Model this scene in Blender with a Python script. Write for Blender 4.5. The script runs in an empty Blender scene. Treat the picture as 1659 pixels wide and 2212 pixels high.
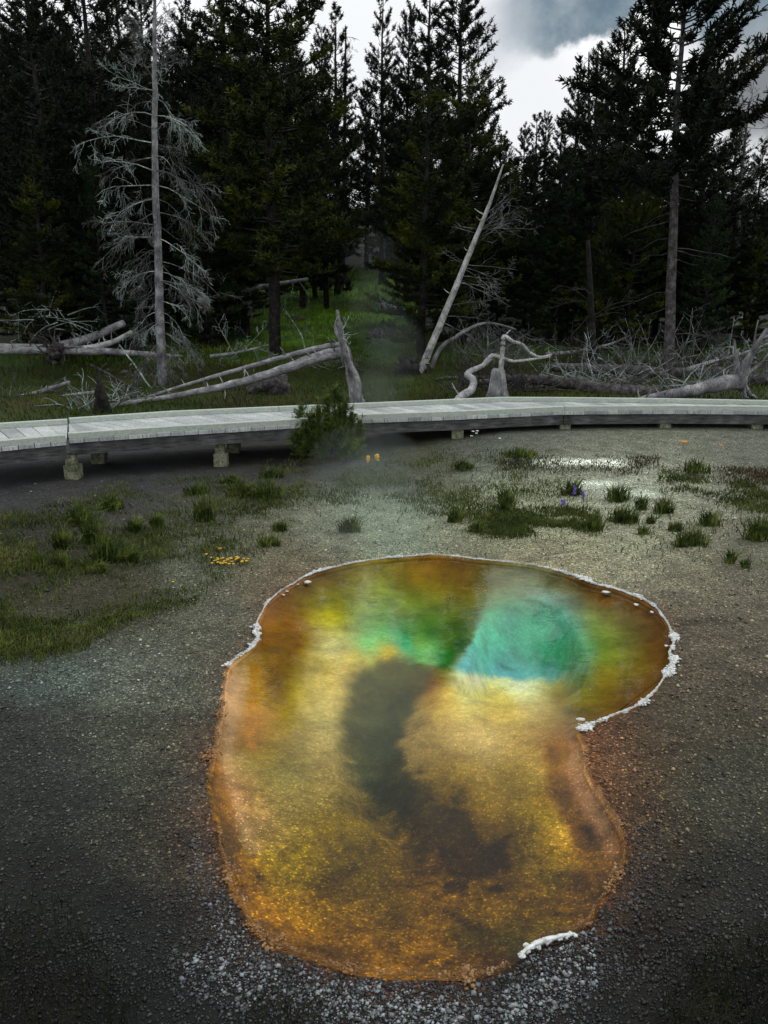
import bpy, math, random
import numpy as np
from mathutils import Vector, Matrix
R_ = math.radians
random.seed(7); rng = np.random.default_rng(7)
SC = bpy.context.scene; COL = SC.collection

# ------------------------------------------------------------------ camera
F = 1700.0; CX, CY = 829.5, 1106.0; PITCH = R_(15.3); CAMZ = 2.4
cp, sp = math.cos(PITCH), math.sin(PITCH)
cam_d = bpy.data.cameras.new('camera'); cam = bpy.data.objects.new('camera', cam_d); COL.objects.link(cam)
cam.location = (0, 0, CAMZ); cam.rotation_euler = (math.pi/2-PITCH, 0, 0)
cam_d.sensor_fit = 'VERTICAL'; cam_d.sensor_height = 24; cam_d.lens = F/2212*24
cam_d.clip_start = .05; cam_d.clip_end = 1000
SC.camera = cam

def ray(u, v):
    x = (u-CX)/F; y = -(v-CY)/F
    return np.array([x, y*sp+cp, y*cp-sp])
def proj(P):
    P = np.asarray(P, float); d = P-np.array([0, 0, CAMZ])
    dep = d[..., 1]*cp-d[..., 2]*sp; dep = np.where(dep < .05, .05, dep)
    up = d[..., 1]*sp+d[..., 2]*cp
    return CX+F*d[..., 0]/dep, CY-F*up/dep
def at(u, v, Y):
    d = ray(u, v); t = Y/d[1]; return np.array([0, 0, CAMZ])+d*t
def gz(u, v, z):
    d = ray(u, v); t = (z-CAMZ)/d[2]; return np.array([0, 0, CAMZ])+d*t

# ------------------------------------------------------------------ world / light
SUN_EL, SUN_AZ = 48, 62        # azimuth from +Y towards +X
w = bpy.data.worlds.new('World'); SC.world = w; w.use_nodes = True
nt = w.node_tree; N = nt.nodes; L = nt.links; N.clear()
out = N.new('ShaderNodeOutputWorld'); bg = N.new('ShaderNodeBackground'); bg.inputs[1].default_value = .1
L.new(bg.outputs[0], out.inputs[0])
sky = N.new('ShaderNodeTexSky'); sky.sky_type = 'NISHITA'; sky.sun_disc = False
sky.sun_elevation = R_(SUN_EL); sky.sun_rotation = R_(SUN_AZ); sky.air_density = 1.2; sky.dust_density = 2
tc = N.new('ShaderNodeTexCoord')
nz = N.new('ShaderNodeTexNoise'); nz.inputs['Scale'].default_value = 12; nz.inputs['Detail'].default_value = 7; nz.inputs['Roughness'].default_value = .6
L.new(tc.outputs['Generated'], nz.inputs['Vector'])
nf = N.new('ShaderNodeTexNoise'); nf.inputs['Scale'].default_value = 2.2; nf.inputs['Detail'].default_value = 6
L.new(tc.outputs['Generated'], nf.inputs['Vector'])
def wmath(op, a, b=None, clamp=False):
    m = N.new('ShaderNodeMath'); m.operation = op; m.use_clamp = clamp
    for i, x in enumerate((a, b)):
        if x is None: continue
        if isinstance(x, (int, float)): m.inputs[i].default_value = x
        else: L.new(x, m.inputs[i])
    return m.outputs[0]
def vrange(x, a, b):
    m = N.new('ShaderNodeMapRange'); m.interpolation_type = 'SMOOTHSTEP'
    L.new(x, m.inputs[0]); m.inputs[1].default_value = a; m.inputs[2].default_value = b
    return m.outputs[0]
# warped direction so that cloud edges billow
add = N.new('ShaderNodeVectorMath'); add.operation = 'MULTIPLY_ADD'
sub = N.new('ShaderNodeVectorMath'); sub.operation = 'SUBTRACT'; sub.inputs[1].default_value = (.5, .5, .5)
L.new(nz.outputs['Color'], sub.inputs[0]); L.new(sub.outputs[0], add.inputs[0])
add.inputs[1].default_value = (.075, .075, .075); L.new(tc.outputs['Generated'], add.inputs[2])
nrm = N.new('ShaderNodeVectorMath'); nrm.operation = 'NORMALIZE'; L.new(add.outputs[0], nrm.inputs[0])
def blob(u, v, rad, soft, sx=1.0):
    d = ray(u, v); d = d/np.linalg.norm(d)
    s = N.new('ShaderNodeVectorMath'); s.operation = 'SUBTRACT'; L.new(nrm.outputs[0], s.inputs[0]); s.inputs[1].default_value = tuple(d)
    m = N.new('ShaderNodeVectorMath'); m.operation = 'MULTIPLY'; L.new(s.outputs[0], m.inputs[0]); m.inputs[1].default_value = (1/sx, 1/sx, 1)
    l = N.new('ShaderNodeVectorMath'); l.operation = 'LENGTH'; L.new(m.outputs[0], l.inputs[0])
    return wmath('SUBTRACT', 1.0, vrange(l.outputs[1], (rad-soft)/F, (rad+soft)/F))
def mixc(f, a, b):
    m = N.new('ShaderNodeMix'); m.data_type = 'RGBA'
    L.new(f, m.inputs['Factor'])
    for k, x in (('A', a), ('B', b)):
        s = [i for i in m.inputs if i.name == k and i.type == 'RGBA'][0]
        if isinstance(x, tuple): s.default_value = x+(1,)
        else: L.new(x, s)
    return [o for o in m.outputs if o.type == 'RGBA'][0]
white = mixc(nf.outputs['Fac'], (8.2, 8.5, 8.8), (10.8, 11.0, 11.1))
# broken high cloud away from the picture's gaps, the clear blue comes from the sky texture
gap = None
for b in ((1215, 5, 80, 26, 1.3), (1310, 20, 52, 20, 1.3), (1590, 25, 60, 18, 1.6), (1480, -70, 120, 40, 1.5)):
    k = blob(*b); gap = k if gap is None else wmath('MAXIMUM', gap, k)
slate = mixc(vrange(nz.outputs['Fac'], .35, .65), (1.5, 2.2, 2.8), (3.9, 4.6, 5.1))
c = mixc(vrange(nf.outputs['Fac'], .62, .75), white, sky.outputs[0])
c = mixc(gap, c, slate)
lav = blob(1080, 70, 60, 45, .8)
c = mixc(wmath('MULTIPLY', lav, .6), c, (5.2, 5.5, 6.2))
grey = wmath('MAXIMUM', blob(1670, 200, 90, 45, .9), blob(1700, 130, 60, 30, 1))
c = mixc(grey, c, (2.4, 2.55, 2.7))
puff = None
for b in ((1165, 195, 58, 9, 1.0), (1262, 165, 66, 9, 1.3), (1400, 95, 55, 8, 1), (1230, 290, 95, 20, 1.4), (1345, 190, 80, 12, 1.2)):
    k = blob(*b); puff = k if puff is None else wmath('MAXIMUM', puff, k)
pc_ = mixc(vrange(nf.outputs['Fac'], .4, .6), (9.0, 9.2, 9.5), (12, 12.1, 12.2))
c = mixc(puff, c, pc_)
L.new(c, bg.inputs[0])
sd = bpy.data.lights.new('sun', 'SUN'); sun = bpy.data.objects.new('sun', sd); COL.objects.link(sun)
sd.energy = 1.0; sd.angle = R_(12); sd.color = (1, .97, .92)
sv = Vector((math.sin(R_(SUN_AZ))*math.cos(R_(SUN_EL)), math.cos(R_(SUN_AZ))*math.cos(R_(SUN_EL)), math.sin(R_(SUN_EL))))
sun.rotation_euler = sv.to_track_quat('Z', 'Y').to_euler(); sun.location = (8, 4, 20)
SC.view_settings.view_transform = 'Standard'; SC.view_settings.look = 'None'
SC.view_settings.exposure = 0; SC.view_settings.gamma = 1
SC.cycles.max_bounces = 6; SC.cycles.transparent_max_bounces = 12; SC.cycles.volume_bounces = 0; SC.cycles.diffuse_bounces = 3; SC.cycles.glossy_bounces = 2

# ------------------------------------------------------------------ tagging and meshes
def tag(o, label=None, cat=None, group=None, kind=None):
    for k, x in (('label', label), ('category', cat), ('group', group), ('kind', kind)):
        if x: o[k] = x
    return o
def empty(name, loc, label, cat, group=None):
    o = bpy.data.objects.new(name, None); COL.objects.link(o); o.location = tuple(loc); o.empty_display_size = .2
    bpy.context.view_layer.update() if False else None
    return tag(o, label, cat, group)
def link(name, me, mat=None, parent=None, smooth=True):
    o = bpy.data.objects.new(name, me); COL.objects.link(o)
    if mat: me.materials.append(mat)
    if parent is not None:
        o.parent = parent; o.location = -parent.location if me.get('world') else (0, 0, 0)
    if smooth: me.polygons.foreach_set('use_smooth', [True]*len(me.polygons))
    return o
def npmesh(name, V, Fc, colors=None, floats=None):
    """V (n,3), Fc (m,3|4) arrays, world coordinates"""
    V = np.ascontiguousarray(V, np.float32); Fc = np.ascontiguousarray(Fc, np.int32)
    me = bpy.data.meshes.new(name); k = Fc.shape[1]
    me.vertices.add(len(V)); me.vertices.foreach_set('co', V.ravel())
    me.loops.add(Fc.size); me.loops.foreach_set('vertex_index', Fc.ravel())
    me.polygons.add(len(Fc)); me.polygons.foreach_set('loop_start', np.arange(0, Fc.size, k, dtype=np.int32))
    me.update(calc_edges=True)
    if colors is not None:
        a = me.color_attributes.new('Col', 'FLOAT_COLOR', 'POINT')
        c4 = np.ones((len(V), 4), np.float32); c4[:, :3] = colors; a.data.foreach_set('color', c4.ravel())
    for nm, arr in (floats or {}).items():
        a = me.attributes.new(nm, 'FLOAT', 'POINT'); a.data.foreach_set('value', np.asarray(arr, np.float32))
    me['world'] = 1
    return me
class MB:
    def __init__(s): s.V = []; s.F = []; s.n = 0
    def add(s, V, Fc):
        V = np.asarray(V, float); Fc = np.asarray(Fc, int)
        s.V.append(V); s.F.append(Fc+s.n); s.n += len(V)
    def tube(s, pts, rad, k=6, cap=True, rough=0):
        P = np.asarray(pts, float); n = len(P); r = np.broadcast_to(np.asarray(rad, float), (n,))
        T = np.gradient(P, axis=0); T /= np.linalg.norm(T, axis=1)[:, None]+1e-9
        ref = np.array([0, 0, 1.]) if abs(T[:, 2]).mean() < .8 else np.array([1., 0, 0])
        A = np.cross(T, ref); A /= np.linalg.norm(A, axis=1)[:, None]+1e-9; B = np.cross(T, A)
        th = np.linspace(0, 2*np.pi, k, endpoint=False)
        rr = r[:, None]*np.ones(k)
        if rough: rr = rr*(1+rough*rng.normal(size=(1, k))+rough*.5*rng.normal(size=(n, k)))
        V = P[:, None]+rr[..., None]*(np.cos(th)[None, :, None]*A[:, None]+np.sin(th)[None, :, None]*B[:, None])
        V = V.reshape(-1, 3); i = np.arange(n-1)[:, None]*k; j = np.arange(k)[None]; j2 = (j+1) % k
        Q = np.stack([i+j, i+j2, i+k+j2, i+k+j], -1).reshape(-1, 4)
        if cap:
            V = np.vstack([V, P[0]-T[0]*r[0]*.1, P[-1]+T[-1]*r[-1]*.3]); a, b = n*k, n*k+1; e = (n-1)*k
            jj = np.arange(k); C = np.concatenate([np.stack([jj*0+a, (jj+1) % k, jj, jj*0+a], -1), np.stack([jj*0+b, e+jj, e+(jj+1) % k, jj*0+b], -1)])
            Q = np.vstack([Q, C])
        s.add(V, Q)
    def box(s, c, size, rz=0, rot=None, jitter=0):
        h = np.array(size)/2; b = min(.006, h.min()*.3)
        # bevelled box: 24 verts
        V = []; 
        for sx in (-1, 1):
            for sy in (-1, 1):
                for sz in (-1, 1):
                    q = np.array([sx, sy, sz])*h
                    V += [q-np.array([sx*b, 0, 0])*0-np.array([0, sy*b, sz*b]), q-np.array([sx*b, 0, sz*b]), q-np.array([sx*b, sy*b, 0])]
        V = np.array(V)
        if rot is not None: V = V@np.array(rot).T
        else:
            ca, sa = math.cos(rz), math.sin(rz); V = V@np.array([[ca, -sa, 0], [sa, ca, 0], [0, 0, 1]]).T
        V = V+np.array(c)
        def I(x, y, z, k): return ((x*2+y)*2+z)*3+k
        Q = []
        for a in (0, 1):
            Q.append([I(a, 0, 0, 0), I(a, 1, 0, 0), I(a, 1, 1, 0), I(a, 0, 1, 0)])
            Q.append([I(0, a, 0, 1), I(1, a, 0, 1), I(1, a, 1, 1), I(0, a, 1, 1)])
            Q.append([I(0, 0, a, 2), I(1, 0, a, 2), I(1, 1, a, 2), I(0, 1, a, 2)])
        for a in (0, 1):
            for b_ in (0, 1):
                Q.append([I(a, b_, 0, 0), I(a, b_, 1, 0), I(a, b_, 1, 1), I(a, b_, 0, 1)])
                Q.append([I(a, 0, b_, 0), I(a, 1, b_, 0), I(a, 1, b_, 2), I(a, 0, b_, 2)])
                Q.append([I(0, a, b_, 1), I(1, a, b_, 1), I(1, a, b_, 2), I(0, a, b_, 2)])
        for x in (0, 1):
            for y in (0, 1):
                for z in (0, 1): Q.append([I(x, y, z, 0), I(x, y, z, 1), I(x, y, z, 2), I(x, y, z, 0)])
        s.add(V, np.array(Q))
    def build(s, name, mat, parent=None, smooth=True, origin=None, colors=None):
        V = np.vstack(s.V); Fq = np.vstack(s.F)
        me = bpy.data.meshes.new(name)
        faces = [tuple(dict.fromkeys(f)) for f in Fq.tolist()]
        o3 = np.zeros(3) if origin is None else np.asarray(origin, float)
        me.from_pydata((V-o3).tolist(), [], faces); me.update()
        if parent is not None: me['world'] = 1
        o = link(name, me, mat, parent, smooth)
        if parent is None: o.location = tuple(o3)
        return o

# ------------------------------------------------------------------ node helpers
def material(name, rough=.85, spec=.3):
    m = bpy.data.materials.new(name); m.use_nodes = True
    t = m.node_tree; b = t.nodes['Principled BSDF']
    b.inputs['Roughness'].default_value = rough; b.inputs['Specular IOR Level'].default_value = spec
    return m, t, b
def noise(t, scale, detail=5, vec=None, rough=.55, coord='Object', dist=0):
    n = t.nodes.new('ShaderNodeTexNoise'); n.inputs['Scale'].default_value = scale; n.inputs['Detail'].default_value = detail
    n.inputs['Roughness'].default_value = rough; n.inputs['Distortion'].default_value = dist
    if vec is None:
        g = t.nodes.new('ShaderNodeNewGeometry'); vec = g.outputs['Position']
    t.links.new(vec, n.inputs['Vector']); return n.outputs['Fac']
def ramp(t, fac, stops):
    r = t.nodes.new('ShaderNodeValToRGB'); t.links.new(fac, r.inputs[0]); e = r.color_ramp.elements
    while len(e) < len(stops): e.new(.5)
    for x, (p, c) in zip(e, stops):
        x.position = p; x.color = tuple(c)+(1,) if len(c) == 3 else c
    return r.outputs[0]
def mul(t, a, b, mode='MULTIPLY', fac=1.0):
    m = t.nodes.new('ShaderNodeMix'); m.data_type = 'RGBA'; m.blend_type = mode
    if isinstance(fac, (int, float)): m.inputs['Factor'].default_value = fac
    else: t.links.new(fac, m.inputs['Factor'])
    for k, x in (('A', a), ('B', b)):
        s = [i for i in m.inputs if i.name == k and i.type == 'RGBA'][0]
        if isinstance(x, tuple): s.default_value = x+(1,)
        else: t.links.new(x, s)
    return [o for o in m.outputs if o.type == 'RGBA'][0]
def bump(t, b, h, strength=.5, dist=.01):
    n = t.nodes.new('ShaderNodeBump'); n.inputs['Strength'].default_value = strength; n.inputs['Distance'].default_value = dist
    t.links.new(h, n.inputs['Height']); t.links.new(n.outputs[0], b.inputs['Normal'])
def pos_scaled(t, s):
    g = t.nodes.new('ShaderNodeNewGeometry'); m = t.nodes.new('ShaderNodeVectorMath'); m.operation = 'MULTIPLY'
    t.links.new(g.outputs['Position'], m.inputs[0]); m.inputs[1].default_value = s; return m.outputs[0]
def wood(name, c0, c1, c2, rough=.85, scale=6, st=(1, 1, 1)):
    m, t, b = material(name, rough, .2)
    n1 = noise(t, scale, 6); n2 = noise(t, scale*4, 6, pos_scaled(t, st), rough=.7)
    a = ramp(t, n1, [(.3, c0), (.5, c1), (.7, c2)])
    a = mul(t, a, ramp(t, n2, [(.34, (.38, .37, .36)), (.5, (.9, .9, .9)), (.62, (1.25, 1.25, 1.25))]))
    t.links.new(a, b.inputs['Base Color']); bump(t, b, n2, .7, .02); return m
def foliage(name, c0, c1, c2, scale=1.6):
    m, t, b = material(name, .7, .15)
    n1 = noise(t, scale, 3); n2 = noise(t, 9, 2)
    a = ramp(t, n1, [(.3, c0), (.5, c1), (.68, c2)])
    a = mul(t, a, ramp(t, n2, [(.3, (.6, .6, .6)), (.7, (1.3, 1.3, 1.3))]))
    t.links.new(a, b.inputs['Base Color']); return m
M = {}
M['pine_black'] = foliage('pine_black', (.006, .010, .006), (.010, .016, .008), (.020, .028, .008))
M['pine_olive'] = foliage('pine_olive', (.006, .011, .005), (.020, .030, .006), (.085, .100, .008), .9)
M['pine_green'] = foliage('pine_green', (.008, .017, .010), (.015, .032, .013), (.038, .070, .018), 1.0)
M['shrub'] = foliage('shrub_needles', (.045, .075, .02), (.08, .12, .025), (.15, .19, .035), 6)
M['bark'] = wood('dark_bark', (.008, .007, .007), (.018, .016, .015), (.042, .038, .036))
M['bark_grey'] = wood('grey_bark', (.025, .022, .022), (.075, .068, .070), (.15, .14, .145), scale=9)
M['twig_dark'] = wood('dark_twig', (.02, .018, .017), (.05, .045, .045), (.11, .10, .10))
M['silver'] = wood('silver_deadwood', (.09, .09, .10), (.21, .21, .22), (.42, .42, .43), scale=4, st=(3, 3, .5))
M['log'] = wood('silver_log', (.10, .10, .105), (.25, .25, .26), (.48, .48, .49), scale=4, st=(.5, 3, 3))
M['pale'] = wood('pale_deadwood', (.25, .25, .25), (.46, .46, .46), (.68, .68, .68), scale=5, st=(3, 3, .6))
M['twig'] = wood('silver_twig', (.05, .052, .052), (.12, .125, .125), (.30, .32, .31), scale=2)
M['twig_pale'] = wood('lichen_twig', (.14, .18, .17), (.28, .35, .33), (.55, .64, .60), scale=3)
M['grass'] = foliage('grass_blades', (.035, .05, .012), (.06, .085, .015), (.13, .14, .035), 1.2)
M['grass_green'] = foliage('tuft_blades', (.025, .045, .010), (.055, .085, .015), (.13, .15, .03), 9)
M['grass_dark'] = foliage('corner_blades', (.006, .008, .004), (.012, .015, .005), (.03, .03, .01), 5)
M['grass_red'] = foliage('reddish_stems', (.025, .02, .012), (.06, .035, .016), (.075, .075, .02), 5)
M['meadow'] = foliage('meadow_blades', (.012, .028, .004), (.032, .064, .006), (.085, .115, .010), .7)
for nm, c in (('yellow', (.8, .5, .01)), ('orange', (.75, .28, .01)), ('white', (.8, .85, .85)), ('violet', (.16, .10, .5))):
    m, t, b = material('petal_'+nm, .6); b.inputs['Base Color'].default_value = c+(1,)
    t.links.new(ramp(t, noise(t, 60, 2), [(.3, tuple(x*.7 for x in c)), (.7, c)]), b.inputs['Base Color']); M['petal_'+nm] = m

# ------------------------------------------------------------------ terrain
def smooth_noise(x, y, s, seed=0):
    r = np.random.default_rng(seed); z = 0; a = 1
    for k in range(4):
        for _ in range(3):
            th = r.uniform(0, 6.28); f = s*(1.9**k)*r.uniform(.7, 1.3); ph = r.uniform(0, 6.28)
            z = z+a*np.sin((x*math.cos(th)+y*math.sin(th))*f+ph+1.3*np.sin((y*math.cos(th)-x*math.sin(th))*f*.7+ph*2))
        a *= .55
    return z/5.5
def rise(x, y):
    d = y-23.0+smooth_noise(x, y*0, .12, 5)*1.2
    r = .2*np.where(d > 0, d*d/(d+2.5), 0)
    bumpy = np.clip((y-15)/6, 0, 1)*.12*smooth_noise(x, y, .5, 3)
    return np.minimum(r, 9+.02*d)+bumpy+.25*np.clip((x+1)/3, 0, 1)*np.clip((y-9.3)/3.2, 0, 1)
OUT = [(946,1204),(870,1209),(798,1216),(734,1229),(670,1247),(638,1265),(606,1285),(578,1309),(566,1333),(556,1353),(558,1389),(538,1411),(514,1429),(494,1449),(488,1481),(484,1521),(480,1545),(476,1577),(470,1613),(460,1653),(456,1700),(464,1750),(472,1800),(478,1840),(490,1872),(502,1925),(528,1975),(552,2020),(595,2050),(672,2078),(732,2100),(792,2111),(872,2117),(972,2121),(1015,2121),(1057,2112),(1096,2095),(1123,2066),(1162,2037),(1237,2018),(1268,2002),(1283,1969),(1312,1935),(1329,1899),(1347,1860),(1342,1815),(1322,1765),(1288,1712),(1268,1675),(1263,1640),(1255,1601),(1247,1586),(1289,1569),(1321,1556),(1361,1541),(1393,1521),(1417,1497),(1437,1466),(1452,1436),(1446,1418),(1453,1398),(1449,1373),(1433,1341),(1409,1315),(1377,1297),(1329,1278),(1281,1267),(1233,1248),(1185,1234),(1145,1226),(1085,1219),(1025,1213)]
WZ = -.03
def catmull(P, k=6, closed=True):
    P = np.asarray(P, float); n = len(P); o = []
    for i in range(n if closed else n-1):
        if closed: a, b, c_, d = P[i-1], P[i], P[(i+1) % n], P[(i+2) % n]
        else: a, b, c_, d = P[max(i-1, 0)], P[i], P[i+1], P[min(i+2, n-1)]
        for q in range(k):
            t = q/k; o.append(.5*((2*b)+(c_-a)*t+(2*a-5*b+4*c_-d)*t*t+(3*b-a-3*c_+d)*t**3))
    if not closed: o.append(P[-1])
    return np.array(o)
SH = catmull([gz(u, v, WZ)[:2] for u, v in OUT], 6)
def inside_sd(x, y, poly):
    x = np.asarray(x, float); y = np.asarray(y, float)
    d2 = np.full(x.shape, 1e9); ins = np.zeros(x.shape, bool); n = len(poly)
    for i in range(n):
        a, b = poly[i], poly[(i+1) % n]; e = b-a; l = e@e+1e-12
        t = np.clip(((x-a[0])*e[0]+(y-a[1])*e[1])/l, 0, 1)
        d2 = np.minimum(d2, (x-a[0]-t*e[0])**2+(y-a[1]-t*e[1])**2)
        if a[1] != b[1]:
            cnd = ((a[1] > y) != (b[1] > y)) & (x < (b[0]-a[0])*(y-a[1])/(b[1]-a[1])+a[0]); ins ^= cnd
    return np.where(ins, 1, -1)*np.sqrt(d2)
TEAL = np.array([(982,1448),(1000,1425),(1018,1390),(1032,1345),(1050,1312),(1078,1292),(1110,1284),(1150,1278),(1190,1286),(1225,1310),(1250,1345),(1266,1390),(1266,1425),(1250,1450),(1222,1464),(1180,1470),(1120,1470),(1060,1464),(1018,1457)], float)
HOLE = np.array([(735,1520),(745,1470),(770,1438),(815,1424),(870,1424),(915,1436),(935,1455),(920,1495),(880,1560),(862,1620),(872,1670),(905,1720),(900,1760),(860,1770),(810,1740),(770,1710),(742,1670),(728,1600)], float)
DARK = np.array([(850,1670),(900,1680),(960,1720),(1020,1770),(1075,1830),(1100,1880),(1060,1925),(1000,1935),(950,1910),(900,1850),(850,1800),(800,1760),(790,1700)], float)
def ss(x, a, b):
    t = np.clip((x-a)/(b-a), 0, 1); return t*t*(3-2*t)
def hgrid(x, y):
    z = rise(x, y); near = (x > -3) & (x < 4.5) & (y > 1) & (y < 9)
    z = z+np.where(y > 0, .018*smooth_noise(x, y, 1.3, 9), 0)
    sd = np.full(x.shape, -9.); sd[near] = inside_sd(x[near], y[near], SH)
    e = sd+.012*smooth_noise(x, y, 14, 21)
    outz = np.maximum(z, 0)*(1-np.exp(np.minimum(e, 0)/.4))-.004+.012*smooth_noise(x, y, 9, 2)*np.exp(-np.abs(e)/.3)
    u, v = proj(np.stack([x, y, np.full_like(x, WZ)], -1))
    dt = np.zeros_like(x); dh = np.zeros_like(x)
    if near.any():
        dt[near] = ss(inside_sd(u[near], v[near], TEAL), -10, 40); dh[near] = ss(inside_sd(u[near], v[near], HOLE), -25, 60)*.4
    inz = WZ-.01-.15*(1-np.exp(-e/.35))-.32*dt-.22*dh+.012*smooth_noise(x, y, 11, 4)*np.clip(e/.2, 0, 1)
    z2 = np.where(e < -.015, outz, np.where(e > .02, inz, outz+(inz-outz)*(e+.015)/.035))
    return np.where(near, z2, z), sd
def ground(x, y):
    z, _ = hgrid(np.array([float(x)]), np.array([float(y)])); return float(z[0])
def on(u, v, lift=0.0):
    """point on the terrain (raised by lift) seen at pixel u,v"""
    d = ray(u, v); o = np.array([0, 0, CAMZ])
    ts = np.linspace(1.5, 75, 1500); P = o+d*ts[:, None]
    g = rise(P[:, 0], P[:, 1]); below = P[:, 2] < g+lift
    i = int(np.argmax(below)) if below.any() else len(ts)-1
    return P[i]
def axis(fine, lo, hi, step, mid, mlo, mhi, far):
    a = list(np.arange(lo, hi, step)); x = hi; s = step
    while x < mhi: a.append(x); s = min(s*1.12, mid); x += s
    while x < far: a.append(x); s *= 1.2; x += s
    a.append(far); x = lo; s = step; b = []
    while x > mlo: s = min(s*1.12, mid); x -= s; b.append(x)
    while x > -far: s *= 1.25; x -= s; b.append(x)
    return np.array(sorted(a+b))
gx = axis(0, -1.75, 2.6, .022, .09, -14, 14, 160)
gy = axis(0, 1.7, 7.3, .022, .10, -1, 34, 160)
X, Y = np.meshgrid(gx, gy); xf, yf = X.ravel(), Y.ravel()
zf, sdf = hgrid(xf, yf)

def lin(c):
    c = np.asarray(c, float)/255; return np.where(c <= .04045, c/12.92, ((c+.055)/1.055)**2.4)
BED = [(650,1290,120,92,22),(700,1262,110,90,25),(600,1335,140,92,22),(640,1345,135,90,5),(565,1380,130,80,20),(600,1400,118,80,0),(645,1400,125,88,2),(580,1460,120,85,20),(540,1440,160,125,60),(600,1475,110,80,5),(545,1500,165,124,50),(545,1560,158,104,10),(540,1612,125,88,10),(508,1480,185,138,85),(500,1560,168,124,74),(520,1645,155,122,60),(700,1310,150,140,20),(725,1335,175,165,10),(750,1300,120,120,20),(790,1280,140,145,40),(800,1350,120,165,60),(800,1400,140,180,80),(870,1400,90,160,80),(860,1330,110,135,50),(900,1260,125,105,8),(1000,1270,115,90,3),(1050,1250,100,90,20),(950,1330,90,115,20),(1000,1350,70,95,5),(1000,1400,50,85,8),(960,1440,50,95,30),(930,1420,100,160,80),(900,1440,110,150,70),(720,1400,205,190,95),(760,1425,214,188,80),(700,1480,204,176,92),(840,1410,185,168,50),(650,1500,170,145,60),(640,1600,150,125,60),(600,1680,140,120,55),(700,1560,190,165,90),(700,1650,150,125,65),(920,1460,120,95,40),(840,1380,118,168,75),(900,1390,88,152,60),(760,1350,155,165,45),(820,1300,128,150,42),(880,1300,115,130,28),(930,1370,72,125,35),(970,1390,62,100,14),(1010,1300,104,100,10),(960,1290,118,112,12),(1160,1262,120,125,60),(880,1520,130,112,60),(890,1600,150,120,65),(900,1650,125,98,50),
 (980,1500,214,184,90),(1050,1485,224,210,125),(1030,1472,232,230,160),(1120,1480,228,226,155),(1100,1510,208,186,96),(1000,1580,198,164,90),(1050,1600,204,170,96),(1000,1650,155,122,55),(1100,1650,145,115,50),(1150,1550,180,150,80),(1200,1490,155,135,45),(1230,1540,125,102,50),(1350,1500,105,75,12),(1400,1400,105,75,25),(1380,1330,110,80,25),(1300,1300,115,82,18),(1250,1270,105,77,18),(1400,1450,115,82,25),(1300,1460,135,122,40),(1330,1420,125,128,40),(1280,1330,120,130,50),(1310,1380,112,128,40),(1275,1400,90,125,45),(1270,1450,100,128,50),
 (560,1700,155,122,55),(520,1700,165,118,60),(475,1700,140,72,18),(485,1780,120,64,8),(510,1820,100,58,5),(540,1790,178,134,70),(560,1850,155,116,28),(545,1880,155,105,15),(600,1900,135,102,20),(700,1800,115,88,22),(700,1900,95,70,8),(800,1800,100,76,22),(800,1900,90,66,8),(700,2000,135,92,8),(620,1980,160,108,10),(600,2025,115,62,8),(750,2060,120,74,8),(850,2080,130,84,10),(850,2000,105,72,4),(950,2000,115,77,8),(950,2085,120,68,8),(1050,2085,85,48,5),(1100,2050,65,50,12),(1000,2045,80,58,10),(950,1925,118,78,8),(1050,1960,108,74,8),(1150,1950,105,72,8),(1200,1900,95,70,18),(1250,1950,98,58,8),(1200,2000,105,77,18),(1150,1800,118,88,22),(1100,1750,118,88,36),(1110,1860,82,58,12),(1200,1760,158,118,26),(1225,1800,180,130,38),(1180,1680,158,118,42),(1160,1640,168,128,55),(1205,1640,140,72,8),(1208,1700,120,52,4),(1232,1745,118,56,8),(1250,1800,110,66,14),(1300,1860,106,68,25),(1242,1650,160,110,62),(1252,1700,168,114,70),(1290,1765,128,88,55),(1322,1820,115,72,42)]
TEALP = [(1100,1290,90,130,60),(1180,1290,110,155,110),(1170,1235,125,125,60),(1090,1340,70,160,110),(1150,1340,60,155,100),(1210,1350,75,162,112),(1060,1400,75,188,138),(1130,1400,62,166,112),(1200,1420,55,150,92),(1020,1440,72,162,138),(1100,1440,65,155,130),(1150,1455,60,145,112),(1230,1440,65,138,82),(1210,1380,68,162,105),(1050,1330,80,155,90),(1190,1450,50,135,100)]
HOLEP = [(830,1440,82,80,45),(800,1480,70,75,52),(790,1550,58,66,50),(790,1620,52,60,46),(800,1680,55,58,42),(900,1455,90,76,36),(750,1530,90,85,50),(745,1640,95,85,48),(870,1720,66,58,36),(930,1750,50,42,22),(970,1800,42,36,16),(1000,1850,38,28,10),(1030,1880,42,30,8),(850,1500,75,74,50)]
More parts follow.
